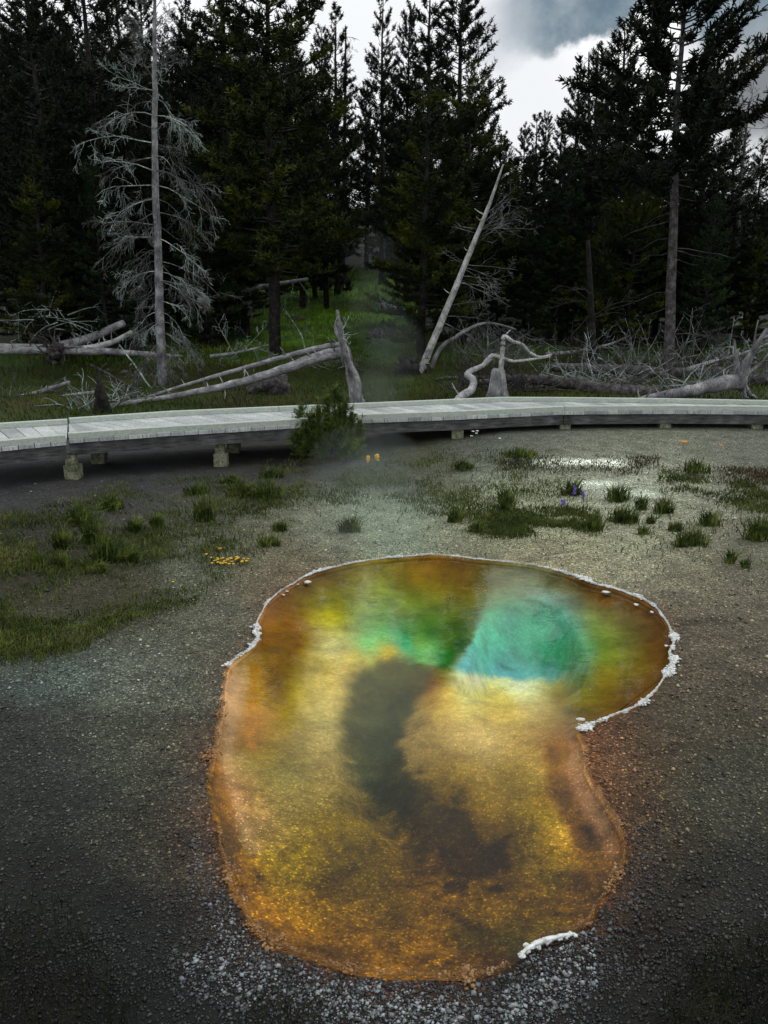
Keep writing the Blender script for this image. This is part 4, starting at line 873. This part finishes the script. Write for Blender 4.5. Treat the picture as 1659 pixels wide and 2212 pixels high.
flog('pale log tilted up to the right behind the root tangle, left', [(118, 752), (165, 741), (215, 722), (268, 698)], 24.4, 26.0, .16, .11, M['log'], stubs=8)
flog('short split pale log between the level logs and the bare dead pine', [(180, 756), (215, 748), (250, 736), (285, 716)], 24.4, 25.2, .12, .05, M['pale'], stubs=5)
c = at(118, 765, 23.7); e = empty('root_tangle', c-[0, 0, .5], 'dark root tangle hanging over the level logs at the left', 'uprooted roots'); rootball(e, c, .30, 26, M['twig_dark'], 1.0)
c = at(112, 690, 25); e = empty('dead_bough', c-[0, 0, .6], 'arching grey dead boughs above the root tangle at the left', 'dead bough')
m_ = MB()
for q in range(14): twigs(m_, c+[rng.uniform(-.4, .5), 0, rng.uniform(-.5, .3)], (rng.normal(), .2, rng.uniform(-.1, .8)), rng.uniform(.8, 1.9), .020, 2, .25, nsub=(2, 4))
m_.build('branch', M['twig_pale'], e)
for (px_, Y0_, Y1_, r0_, r1_, lab_, lb_) in (
    ([(30, 700), (75, 690), (120, 668), (185, 640)], 27, 28.5, .09, .03, 'thin dead log slanting up behind the level logs at the far left', 5),
    ([(200, 640), (240, 655), (300, 668)], 28, 27, .07, .03, 'short reddish dead log left of the bare dead pine, up the slope', 3),
    ([(455, 770), (520, 760), (580, 745)], 24, 25, .06, .025, 'slim dead log lying behind the pair of fallen trunks', 6),
    ([(1180, 765), (1240, 760), (1310, 745), (1360, 725)], 25, 26.5, .07, .02, 'slim dead log propped in the brush right of the sharp white peak', 8),
    ([(1480, 800), (1540, 780), (1600, 765), (1659, 742)], 21, 23, .06, .02, 'slim dead log propped above the upturned silver roots', 8)):
    flog(lab_, px_, Y0_, Y1_, r0_, r1_, M['log'], stubs=lb_, limbs=rl(9, .15, .95, (.2, -.1, .5), .7, .5, 1.2, .012, 2, .1), lmat=M['twig_pale'])
c = on(30, 745); e = empty('dead_bough', c, 'thin lichen-green dead boughs at the left edge above the level logs', 'dead bough')
m_ = MB()
for q in range(7): twigs(m_, c+[rng.uniform(-.8, .5), 0, rng.uniform(0, .5)], (rng.normal(), .2, rng.uniform(.2, .9)), rng.uniform(.8, 1.9), .014, 2, .2, nsub=(2, 4))
m_.build('branch', M['twig_pale'], e)
flog('weathered silver log low at the left, angled behind the boardwalk', [(0, 868), (40, 860), (90, 846), (150, 826)], 19.3, 20.6, .10, .05, M['log'], stubs=8, limbs=rl(8, .2, .9, (.3, 0, .3), .5, .5, 1.0, .012, 1, .1))
flog('second silver log just under the weathered one at the left', [(60, 872), (110, 862), (165, 852), (215, 846)], 19.2, 20.2, .07, .03, M['log'], stubs=6)
flog('half-sunk pale log along the back of the boardwalk at the left', [(-40, 893), (60, 894), (150, 896), (200, 897)], 17.4, 17.3, .06, .04, M['log'], stubs=2)
flog('dark pole slanting down right past the black stump, left', [(196, 788), (240, 812), (290, 840), (345, 862), (350, 866)], 20.6, 20.0, .035, .045, M['twig_dark'], stubs=8)
flog('pale lichen branch curving down from the bare dead pine to the ground', [(258, 745), (275, 768), (296, 795), (316, 826), (330, 842)], 21.6, 21.2, .016, .026, M['twig_pale'], stubs=1, cat='fallen branch', name='fallen_branch')
b5 = on(219, 892); e = empty('black_stump', b5, 'pointed black splintered stump behind the boardwalk at the left', 'stump')
mb = MB()
for k in range(6): mb.tube([b5+[rng.uniform(-.16, .16), rng.uniform(-.08, .08), -.05], b5+[rng.uniform(-.1, .1), 0, .4], b5+[rng.uniform(-.06, .02), 0, rng.uniform(.6, 1.0)]], [.11, .07, .012], 6, rough=.2)
mb.build('trunk', M['bark'], e)
for (u0, v0, n_, lab) in ((210, 890, 12, 'knot of pale twisted roots at the foot of the black stump'), (255, 868, 10, 'pale curled branches just right of the black stump'), (170, 885, 6, 'pale forked stick standing left of the black stump'), (290, 865, 12, 'grey brush at the foot of the bare dead pine')):
    c = on(u0, v0); e = empty('dead_brush', c, lab, 'dead brush', 'dead brush behind the left of the boardwalk'); m_ = MB()
    for q in range(n_): twigs(m_, c+[rng.uniform(-.3, .3), rng.uniform(-.1, .2), 0], (rng.normal()*.8, .1, rng.uniform(.3, 1.2)), rng.uniform(.35, .95), .016, 1, .1, curl=.8, nsub=(2, 5))
    m_.build('branch', M['twig_pale'] if n_ != 12 else M['twig'], e)
flog('silver fallen pine with hanging branches on the slope, left of centre', [(430, 652), (480, 640), (530, 626), (590, 615), (665, 603)], 27.0, 30.5, .13, .06, M['log'], stubs=6, lmat=M['twig_pale'],
     limbs=rl(14, .25, .95, (.4, -.3, -.8), .4, .7, 1.4, .014, 2, .3)+rl(8, .2, .9, (.2, 0, .7), .4, .5, 1.0, .012, 1, 0))
flog('mossy grey log running down the green slope behind the black trunk, centre', [(818, 650), (850, 668), (890, 684), (930, 698), (980, 722), (1010, 740)], 31, 27.5, .16, .17, M['log'], stubs=8)
flog('short dark rotten log on the green slope left of the black trunk', [(793, 722), (815, 718), (845, 722)], 26.5, 26.5, .17, .15, M['bark_grey'], stubs=2)
flog('low dark fallen trunk on the slope under the gaunt dead pine', [(640, 575), (690, 588), (735, 600), (752, 612)], 35, 33, .09, .14, M['bark'], stubs=10, limbs=rl(6, .5, 1, (0, -.2, -.3), .7, .4, .9, .02, 1, .2), lmat=M['twig_dark'])
flog('thin dark log pointing left from the roots, centre right', [(1095, 822), (1020, 828), (950, 838), (845, 848)], 20.5, 20.3, .09, .03, M['twig_dark'], stubs=7, limbs=rl(5, .2, .9, (0, -.1, -.6), .4, .3, .6, .012, 1, .1))
flog('short grey log above the thin dark one, centre right', [(1060, 815), (1010, 816), (945, 818)], 22, 22, .08, .05, M['twig_dark'], stubs=5)

# right-hand dead wood
Yr = 18.3
snag('pale twisted limb rising white behind the boardwalk, centre right', 'dead limb', [at(984, 872, 16.9), at(1000, 855, 17), at(1018, 842, 17.1), at(1022, 822, 17.2), at(1010, 808, 17.3), at(1020, 800, 17.5), at(1042, 790, 17.8), at(1062, 772, 18)], .10, .045, M['pale'], name='dead_limb', stubs=2,
     limbs=[(.95, (1, 0, .6), 1.2, .03, 1, -.1), (.9, (.2, 0, 1), .9, .02, 1, 0)], lmat=M['twig'])
b6 = on(1074, 866); e = empty('split_stump', b6, 'grey fluted stump splaying out behind the boardwalk, right of centre', 'stump')
mb = MB()
for k in range(8):
    a_ = k/8*6.28; d = np.array([math.cos(a_), math.sin(a_)*.7, 0]); mb.tube([b6+d*.24+[0, 0, -.1], b6+d*.13+[0, 0, .22], b6+d*.09+[0, 0, .62+rng.uniform(-.05, .1)]], [.09, .07, .05], 7, rough=.12)
mb.build('trunk', M['silver'], e)
Y = b6[1]+.4
snag('bent white branch forming a sharp peak above the fluted stump', 'dead limb', [at(1079, 835, Y), at(1083, 790, Y), at(1086, 750, Y), at(1089, 727, Y), at(1108, 738, Y), at(1128, 744, Y), at(1143, 760, Y), at(1165, 771, Y), at(1192, 766, Y)], .075, .022, M['pale'], name='dead_limb', stubs=1, rexp=.6)
snag('long pale branch running right under the sharp white peak', 'dead limb', [at(1042, 792, Y), at(1062, 768, Y), at(1090, 775, Y), at(1110, 780, Y), at(1150, 776, Y), at(1190, 770, Y)], .05, .02, M['pale'], name='dead_limb', stubs=2, limbs=rl(7, .1, .9, (0, 0, 1), .6, .4, .9, .012, 1, 0))
flog('long dark fallen trunk lying right of the fluted stump along the boardwalk', [(1090, 818), (1160, 820), (1240, 830), (1320, 842), (1420, 852)], 19.4, 18.0, .10, .17, M['bark_grey'], stubs=16)
flog('dark straight trunk lying farther back behind the right-hand tangle', [(1190, 792), (1260, 797), (1350, 800), (1450, 806), (1560, 806)], 21.6, 21.6, .12, .17, M['bark_grey'], stubs=8)
flog('brown trunk continuing to the right edge behind the silver log', [(1400, 846), (1480, 838), (1580, 826), (1700, 815)], 19.4, 19.8, .13, .15, M['bark_grey'], stubs=6)
Ys = 17.2
e = flog('bright silver fallen trunk ending in upturned roots at the right', [(1375, 866), (1430, 855), (1500, 842), (1560, 828), (1600, 822)], 16.6, 17.3, .06, .19, M['silver'], stubs=10)
for dv, l, r in (((.25, 0, 1), 1.2, .12), ((.9, 0, -.5), .5, .12), ((-.5, 0, 1), .8, .05), ((.8, 0, .7), .9, .05), ((-.1, .2, 1), .9, .06), ((-.8, 0, .5), .4, .05), ((.4, 0, -.9), .5, .08), ((.1, -.2, -.9), .4, .07), ((.5, 0, .9), 1.4, .04)):
    m_ = MB(); twigs(m_, at(1600, 822, 17.3), dv, l, r, 1, 0, curl=.8, k=7, nsub=(2, 5)); m_.build('root', M['silver'], e)
k = 0
for (u0, v0, n_, lab, mt) in ((1120, 855, 30, 'tangle of dark roots right of the fluted stump', 'twig_dark'), (1040, 850, 24, 'mound of dark roots and sticks left of the fluted stump', 'twig_dark'), (1200, 838, 12, 'pale upright sticks above the long dark trunk, right of the sharp white peak', 'twig_pale'),
      (1290, 835, 24, 'lichen-green branches rising behind the long dark trunk', 'twig_pale'), (1350, 838, 28, 'thicket of bare sticks left of the grey scaly trunk', 'twig'), (1245, 800, 24, 'dim brown brush behind the long dark trunk', 'twig_dark'), (1400, 815, 26, 'arching twigs just left of the grey scaly trunk', 'twig'),
      (1490, 850, 14, 'pale sticks right of the grey scaly trunk', 'twig_pale'), (1540, 835, 26, 'brown root mass left of the upturned silver roots', 'twig'), (1560, 790, 20, 'dark arching branches over the upturned silver roots', 'twig_dark'), (1640, 835, 18, 'bare sticks at the right edge behind the boardwalk', 'twig'), (1475, 790, 18, 'dim twiggy brush behind the grey scaly trunk', 'twig')):
    c = on(u0, v0); e = empty('dead_brush', c, lab, 'dead brush', 'dead brush behind the right of the boardwalk'); m_ = MB(); Lx = 1.0 if c[1] < 22 else 1.3
    for q in range(n_): twigs(m_, c+[rng.uniform(-.6, .6)*Lx, rng.uniform(-.1, .5), rng.uniform(0, .15)], (rng.normal()*.9, .2, rng.uniform(.2, 1.1)), rng.uniform(.5, 1.45)*Lx, rng.uniform(.010, .024), 2 if q % 2 else 1, .12, curl=.75, nsub=(2, 4))
    m_.build('branch', M[mt], e)
for (u0, v0, pts_, lab) in ((1400, 700, [(1392, 806), (1400, 770), (1425, 760), (1440, 750)], 'curved bright branch against the foot of the grey scaly trunk'),):
    pass
# brush by the slope centre
for (u0, v0, n_, lab) in ((810, 800, 12, 'low pale brush on the meadow right of the splintered stump'), (1040, 770, 30, 'brown twiggy thicket behind the bent grey trunk'), (600, 690, 8, 'thin sticks on the slope left of centre')):
    c = on(u0, v0); e = empty('dead_brush', c, lab, 'dead brush', 'dead brush on the slope'); m_ = MB()
    for q in range(n_): twigs(m_, c+[rng.uniform(-.9, .9), rng.uniform(-.1, .5), 0], (rng.normal()*.9, .2, rng.uniform(.2, 1.0)), rng.uniform(.5, 1.6), .013, 2, .1, curl=.7, nsub=(2, 4))
    m_.build('branch', M['twig'], e)
# boulders on the slope
m, t, b = material('slope_rock', .9); t.links.new(ramp(t, noise(t, 5, 6), [(.3, (.05, .045, .04)), (.6, (.14, .12, .11)), (.75, (.2, .2, .19))]), b.inputs['Base Color']); M['rock'] = m
for (u, v, r, lab) in ((652, 690, .35, 'largest pale rock on the slope left of the splintered stump'), (668, 705, .2, 'small rock under the largest pale rock'), (630, 700, .22, 'rock left of the largest pale rock'), (700, 655, .22, 'reddish rock high on the slope'), (480, 700, .4, 'dark rock beside the bare dead pine'), (805, 700, .15, 'small rock on the green slope'), (270, 805, .25, 'pale rock left of the foot of the bare dead pine'), (235, 800, .2, 'small rock behind the dark slanting pole'), (300, 812, .3, 'whitish rock at the left foot of the bare dead pine')):
    p = on(u, v); V, Fc = lumps(np.array([[0, 0, 0], [r*.5, .1, -.02], [-r*.5, 0, -.03]]), np.array([r, r*.7, r*.6])*.6, .6, .12)
    me = local(npmesh('rock', V, Fc)); o = link('rock', me, M['rock'], smooth=False); o.location = tuple(p); tag(o, lab, 'rock', 'rocks on the slope')

# ------------------------------------------------------------------ plants in front of the walk
def blades(P, H, spread, w, seg=2):
    """grass blades rooted at P: two-segment tapered strips"""
    n = len(P); th = rng.uniform(0, 6.28, n); lean = np.abs(rng.normal(size=n))*spread
    d = np.column_stack([np.cos(th), np.sin(th), np.zeros(n)]); sd_ = np.column_stack([-np.sin(th+.9), np.cos(th+.9), np.zeros(n)])*w
    H = np.asarray(H)[:, None]; l = lean[:, None]; up = np.array([0, 0, 1.])
    a = P-sd_; b = P+sd_; m1 = P+d*l*H*.35+up*H*.6; t_ = P+d*l*H+up*H*(1-.25*np.clip(l, 0, 1.5))
    V = np.stack([a, b, m1+sd_*.7, m1-sd_*.7, t_+sd_*.12, t_-sd_*.12], 1).reshape(-1, 3)
    o6 = 6*np.arange(n)[:, None]; return V, np.vstack([o6+[0, 1, 2, 3], o6+[3, 2, 4, 5]])
def tuft(u, v, wpx, hpx, label, mat='grass_green', n=None, extra=None):
    z0 = 0; p = gz(u, v, 0); z0 = ground(p[0], p[1]); p = gz(u, v, z0)
    sc = p[1]/cp/F; W = wpx*sc*.6; Hh = hpx*sc*1.45; n = n or int(50+wpx*2.6)
    x = rng.normal(size=n).clip(-2, 2)*W*.42; y = rng.normal(size=n).clip(-2, 2)*W*.28; r = np.hypot(x/W, y/W)
    P = np.column_stack([x, y, np.full(n, -.01)]); V, Q = blades(P, Hh*rng.uniform(.45, 1.1, n)*(1-.35*np.clip(r, 0, 1)), .65, .0035+.0004*p[1])
    o = link('grass_tuft', local(npmesh('grass_tuft', V, Q)), M[mat], smooth=False); o.location = (p[0], p[1], z0); return tag(o, label, 'grass tuft', 'grass tufts on the bare ground')
for a in [(240,1100,50,30,'squat green tuft nearest the boardwalk at the left'),(176,1133,58,48,'tall leaning green tuft left of the squat one near the boardwalk'),(198,1172,45,58,'tall upright grass tuft above the biggest left-hand tuft'),(235,1212,62,58,'biggest bright green tuft on the left bank'),(137,1186,36,50,'thin dim tuft left of the tall upright grass tuft'),(442,1124,46,54,'tall green tuft standing alone between left bank and boardwalk'),(340,1140,30,30,'small tuft left of the tall lone tuft'),(292,1150,26,34,'narrow small tuft right of the tall leaning one'),(500,1043,36,18,'flat tuft close under the boardwalk, left of the pine shrub'),(425,1066,52,22,'wide low tuft above the tall lone tuft'),(522,1071,60,32,'broad green tuft below the flat one under the boardwalk'),(578,1076,60,40,'broad dim tuft beside the steam, left of centre'),(588,1031,46,20,'low tuft in front of the pine shrub'),(606,1146,34,20,'small wiry tuft on pale ground above the pool, left'),(580,1178,46,24,'low dark tuft just above the orange flower patch'),(755,1148,46,32,'hazy tuft seen through the steam above the pool'),(190,1236,26,30,'little tuft under the tall upright grass tuft'),(220,1237,16,24,'tiniest tuft beneath the biggest left-hand tuft'),(135,1226,30,34,'dim tuft at far left under the thin one'),(85,1226,26,38,'dark tuft nearest the left edge'),(285,1215,26,38,'wispy tuft right of the biggest left-hand tuft'),
  (1122,986,72,18,'long flat grass cushion on the pale ground under the boardwalk'),(1000,1011,46,18,'small yellowish cushion left of the long flat one'),(1500,1019,56,26,'dark green cushion below the orange blossom at the right'),(1235,1067,44,30,'green tuft beside the violet flower spikes'),(1334,1082,48,34,'open spiky tuft right of the violet flower spikes'),(1385,1101,22,30,'narrow spiky tuft between two wider ones at the right'),(1432,1108,42,34,'round spiky tuft, middle of the right-hand row'),(1347,1128,60,36,'wide green tuft just below the narrow spiky one'),(1092,1082,30,26,'small green tuft above the long grass bed'),(1097,1105,30,34,'upright tuft at the left end of the long grass bed'),(982,1127,30,30,'small faint tuft right of the steam'),(1532,1135,46,32,'straggly tuft at the right, over bare sand'),(1495,1176,56,34,'dim grey-green tuft lowest of the right-hand ones'),(1470,1181,22,20,'tiny tuft touching the lowest dim one'),(1636,1165,56,50,'large dark tuft at the right edge with an orange flower'),(1460,1146,34,20,'sparse low tuft above the lowest dim one'),(1281,1146,36,34,'tuft at the right end of the long grass bed'),(1030,1148,36,24,'low olive tuft on the slope above the pool rim'),(1405,1131,16,20,'single short sprig right of the wide green tuft'),(1390,1153,22,20,'little sprig with a violet bud below the wide green tuft'),(1578,1216,18,32,'thin stalk cluster low on the right-hand bank'),(1610,1226,16,20,'last faint sprig near the right edge')]: tuft(*a)
def carpet(name, label, polys, n, h, mat, dens_noise=0, spread=.6, w=.003, pw=6, thr=0):
    Vs, Qs, n0 = [], [], 0
    for poly, frac in polys:
        pl = np.array(poly, float); u = rng.uniform(pl[:, 0].min(), pl[:, 0].max(), n*6); v = rng.uniform(pl[:, 1].min(), pl[:, 1].max(), n*6)
        s_ = inside_sd(u, v, pl)+rng.normal(size=len(u))*8; x = (u-CX)/F; yy = -(v-CY)/F; tt = -CAMZ/(yy*cp-sp); x = x*tt; y = (yy*sp+cp)*tt
        # density falls with distance in pixels, so weight by footprint
        k = (s_ > 0) & (smooth_noise(x, y, 2.6, 61)+.5*smooth_noise(x, y, 7, 62) > thr+rng.normal(size=len(x))*.25); x, y = x[k][:int(n*frac)], y[k][:int(n*frac)]
        z, sdx = hgrid(x, y); P = np.column_stack([x, y, z-.004])[sdx < -.05]
        V, Q = blades(P, h*rng.uniform(.4, 1.2, len(P)), spread, w+.00025*P[:, 1:2]*np.ones(1)); Vs.append(V); Qs.append(Q+n0); n0 += len(V)
    return tag(link(name, npmesh(name, np.vstack(Vs), np.vstack(Qs)), M[mat], smooth=False), label, 'grass', kind='stuff')
leftbank = [(-80,1120),(120,1090),(300,1040),(480,1030),(610,1060),(600,1120),(480,1160),(545,1195),(520,1225),(420,1300),(250,1345),(180,1400),(0,1440),(-80,1440)]
carpet('grass', 'thin olive grass and weeds covering the left bank', [(leftbank, 1)], 17000, .055, 'grass', thr=.12)
carpet('grass', 'sparse olive grass over the ground between the boardwalk and the pool', [([(560,1010),(700,990),(900,1000),(1180,1010),(1240,1050),(1130,1100),(1300,1110),(1290,1165),(1020,1150),(900,1110),(700,1090),(560,1110)], 1), ([(1420,1030),(1500,1025),(1680,1060),(1680,1110),(1560,1080),(1430,1060)], .35), ([(1090,1100),(1200,1095),(1290,1110),(1300,1140),(1200,1165),(1010,1150)], .6)], 9000, .06, 'grass', thr=.1)
carpet('grass', 'reddish brown weeds in a band on the pale ground, right', [([(1170,1014),(1250,1022),(1330,1018),(1400,1008),(1425,1012),(1380,1030),(1300,1040),(1230,1036),(1180,1018)], .5), ([(640,1000),(760,995),(700,1020)], .1), ([(1060,1010),(1180,1012),(1230,1040),(1120,1035)], .15), ([(1530,1025),(1680,1030),(1680,1060),(1560,1050)], .6), ([(1440,930),(1560,918),(1660,925),(1640,948),(1460,948)], .6)], 2400, .05, 'grass_red', thr=-.2)
carpet('grass', 'dark sparse grass stalks in the near corners of the ground', [([(1480,2080),(1700,1980),(1700,2260),(1400,2260)], 1), ([(-60,1950),(150,1950),(250,2120),(330,2260),(-60,2260)], .8), ([(560,2130),(700,2180),(640,2260),(480,2260)], .15)], 700, .12, 'grass_dark', thr=-.6, spread=.9, w=.0012)
carpet('herbs', 'small mixed green herbs scattered at the left and centre of the bare ground', [([(-60,1120),(300,1050),(620,1040),(640,1170),(420,1290),(150,1400),(-60,1440)], 1), ([(560,1020),(1250,1020),(1300,1170),(900,1120),(560,1110)], .8), ([(1300,1060),(1680,1060),(1680,1220),(1300,1180)], .35)], 1500, .07, 'grass_green', thr=.0, spread=1.0, w=.004)
carpet('sprigs', 'scattered dry sprigs and seedlings on the open ground', [([(560,1030),(1700,940),(1700,1300),(1450,1260),(1100,1200),(620,1230)], 1), ([(-60,1070),(600,1040),(560,1230),(200,1450),(-60,1500)], .6)], 1500, .035, 'grass_red', thr=-1, spread=1.1)
# meadow blades behind the walk
n = 46000; x = rng.uniform(-13, 13, n); y = 14.3+rng.random(n)**1.3*13; k = np.abs(x) < y*.56; x, y = x[k], y[k]
xs_ = rng.uniform(-8, 4, 26000); ys_ = rng.uniform(25, 44, 26000); x = np.r_[x, xs_]; y = np.r_[y, ys_]
P = np.column_stack([x, y, rise(x, y)-.01]); V, Q = blades(P, (.13+.006*np.maximum(y-22, 0))*rng.uniform(.4, 1.3, len(P)), .7, .009)
far_ = np.r_[P[:, 1] > 25, P[:, 1] > 25]
tag(link('meadow_grass', npmesh('meadow_grass', V, Q[~far_]), M['meadow'], smooth=False), 'green and rusty meadow grass behind the boardwalk', 'grass', kind='stuff')
M['slope'] = foliage('slope_blades', (.04, .09, .010), (.08, .16, .016), (.18, .25, .03), .8)
tag(link('slope_grass', npmesh('slope_grass', V, Q[far_]), M['slope'], smooth=False), 'bright green grass on the slope between the trees', 'grass', kind='stuff')
# flowers
def flower(u, v, hpx, mat, label, cat='flower', n=1, spread=0, grp=None, spike=False, head=.02):
    p = gz(u, v, 0); z0 = ground(p[0], p[1]); p = gz(u, v, z0); sc = p[1]/cp/F; e = empty('flower', (p[0], p[1], z0), label, cat, grp)
    for k in range(n):
        bx = rng.normal(size=2)*spread*sc*.5*[1, .6]; Hh = hpx*sc*rng.uniform(.5, 1.1); base = np.array([p[0]+bx[0], p[1]+bx[1], z0])
        top = base+[rng.normal()*.012, 0, Hh]; mb = MB(); mb.tube([base, (base+top)/2+[.004, 0, 0], top], [.003, .0025, .002], 4); mb.build('stem', M['grass_green'], e)
        if spike:
            Pl = top[None]-np.column_stack([rng.normal(size=26)*.010, rng.normal(size=26)*.010, rng.random(26)*Hh*.55]); V, Fc = lumps(Pl, np.full(26, .014 if mat == 'yellow' else .009), 1)
        else:
            th = np.arange(7)/7*6.28; Pl = np.vstack([top[None], top+np.column_stack([np.cos(th), np.sin(th), th*0+.15])*head*.6]); V, Fc = lumps(Pl, np.full(8, head*.5), .5)
        m_ = MB(); m_.add(V, np.column_stack([Fc, Fc[:, 0]])); m_.build('blossom', M['petal_'+mat], e)
flower(797, 1006, 26, 'yellow', 'left one of two yellow flowers on stalks near the pine shrub', spike=True, head=.035)
flower(815, 1004, 22, 'yellow', 'right one of two yellow flowers on stalks near the pine shrub', spike=True, head=.03)
flower(1475, 968, 14, 'orange', 'left orange blossom on bare ground below the boardwalk, right', head=.045)
flower(1557, 970, 12, 'orange', 'right orange blossom on bare ground below the boardwalk, right', head=.03)
flower(1033, 958, 24, 'white', 'white flowers on thin stalks under the boardwalk', n=5, spread=34, head=.022)
flower(1238, 1082, 40, 'violet', 'taller violet flower spike beside the green tuft', spike=True)
flower(1256, 1088, 34, 'violet', 'shorter violet flower spike right of the taller one', spike=True)
flower(1217, 1098, 20, 'violet', 'faint violet flower spike at the top of the long grass bed', spike=True)
flower(1652, 1160, 16, 'orange', 'orange flower in the dark tuft at the right edge', head=.03)
flower(478, 1192, 12, 'orange', 'single orange flower above the yellow patch', head=.02)
flower(500, 1218, 12, 'yellow', 'dense patch of yellow flowers at the end of the left bank', n=34, spread=48, head=.013, cat='flower patch')
flower(372, 1262, 8, 'yellow', 'lone yellow flower in the left grass', head=.012)
# pine shrub in front of the walk
p0 = gz(712, 990, 0); g = ground(p0[0], p0[1]); p0 = gz(712, 990, g)
e = empty('pine_shrub', p0, 'small bushy green pine shrub growing against the boardwalk', 'shrub')
Pp, Dd, Ll = [], [], []; mb = MB()
for (u, v) in [(720,858),(706,872),(734,868),(690,892),(676,905),(650,893),(640,915),(660,925),(700,900),(745,885),(760,910),(775,925),(770,950),(640,945),(665,955),(690,940),(715,920),(735,935),(720,960),(750,965),(690,970),(650,970),(700,985),(740,985),(770,975)]:
    tip = at(u+rng.uniform(-3, 3), v, p0[1]+rng.uniform(-.4, .2)); b_ = p0+np.array([(tip[0]-p0[0])*.25, 0, .02]); mid = b_*.45+tip*.55+[(tip[0]-p0[0])*.25, 0, -.1*(tip[2]-p0[2])]
    Pb = path3([b_, mid, tip]); mb.tube(Pb, np.linspace(.02, .006, len(Pb)), 4)
    for k in range(len(Pb)//3, len(Pb)):
        t = Pb[min(k+1, len(Pb)-1)]-Pb[k-1]; t /= np.linalg.norm(t); Pp.append(Pb[k]); Dd.append(t); Ll.append(.10)
        for _ in range(5):
            d = t*.6+rng.normal(size=3)*.5+[0, 0, .45]; d /= np.linalg.norm(d); Pp.append(Pb[k]); Dd.append(d); Ll.append(rng.uniform(.08, .22))
mb.build('stem', M['bark_grey'], e)
V, Q = needles(np.array(Pp), np.array(Dd), np.array(Ll), 40, .06, .0042)
o = link('foliage', npmesh('foliage', V, Q), M['shrub'], e, smooth=False)
# steam: soft overlapping puffs of thin vapour drifting from the far shore over the walk
def uvs(nu=28, nv=16):
    th = np.arange(nu)/nu*2*np.pi; ph = np.linspace(0, np.pi, nv+1)[1:-1]
    V = [[0, 0, 1]]+[[math.sin(p)*math.cos(a_), math.sin(p)*math.sin(a_), math.cos(p)] for p in ph for a_ in th]+[[0, 0, -1]]
    Fc = []; m_ = len(ph)
    for j in range(nu):
        Fc.append([0, 1+j, 1+(j+1) % nu]); e0 = 1+(m_-1)*nu; Fc.append([e0+(j+1) % nu, e0+j, len(V)-1])
        for k in range(m_-1):
            a_, b_, c_, d_ = 1+k*nu+j, 1+(k+1)*nu+j, 1+(k+1)*nu+(j+1) % nu, 1+k*nu+(j+1) % nu; Fc += [[a_, b_, c_], [a_, c_, d_]]
    return np.array(V, float), np.array(Fc)
SM = {}
def steam_mat(d):
    if d not in SM:
        m = bpy.data.materials.new('steam'); m.use_nodes = True; t = m.node_tree; t.nodes.remove(t.nodes['Principled BSDF']); pv = t.nodes.new('ShaderNodeVolumePrincipled')
        pv.inputs['Color'].default_value = (.80, .95, .92, 1); pv.inputs['Density'].default_value = d; t.links.new(pv.outputs[0], t.nodes['Material Output'].inputs['Volume']); SM[d] = m
    return SM[d]
SV, SF = uvs()
for (u, v, Y, rx, ry, rz, d) in ((815,1165,7.4,.8,.4,.12,.10),(770,1130,8.1,.7,.5,.22,.08),(850,1100,8.5,.6,.6,.25,.08),(780,1050,9.4,.75,.6,.32,.08),(830,1010,10.2,.5,.6,.4,.06),(750,985,10.9,.55,.5,.45,.06),(810,900,12.6,.5,.8,.7,.035),(850,780,16,.6,1,.9,.022),(815,690,21,.8,1.2,1.1,.018),(835,590,28,1.0,1.4,1.5,.022),(815,550,31,1.4,1.2,.9,.016)):
    c = at(u, v, Y); f_ = 1+.16*smooth_noise(SV[:, 0]*1.0+u, SV[:, 1]+SV[:, 2]*1.4+v, 2.0, int(u))
    P = SV*[rx, ry, rz]*f_[:, None]; P[:, 1] += P[:, 2]*.6; P[:, 0] += P[:, 2]*.25*math.sin(u)
    o = link('steam', local(npmesh('steam', P, SF)), steam_mat(d)); o.location = tuple(c)
    tag(o, 'thin puff of steam drifting up from the far shore of the pool' if Y < 12 else 'thin steam hanging in front of the wood', 'steam', 'puffs of steam', 'stuff')
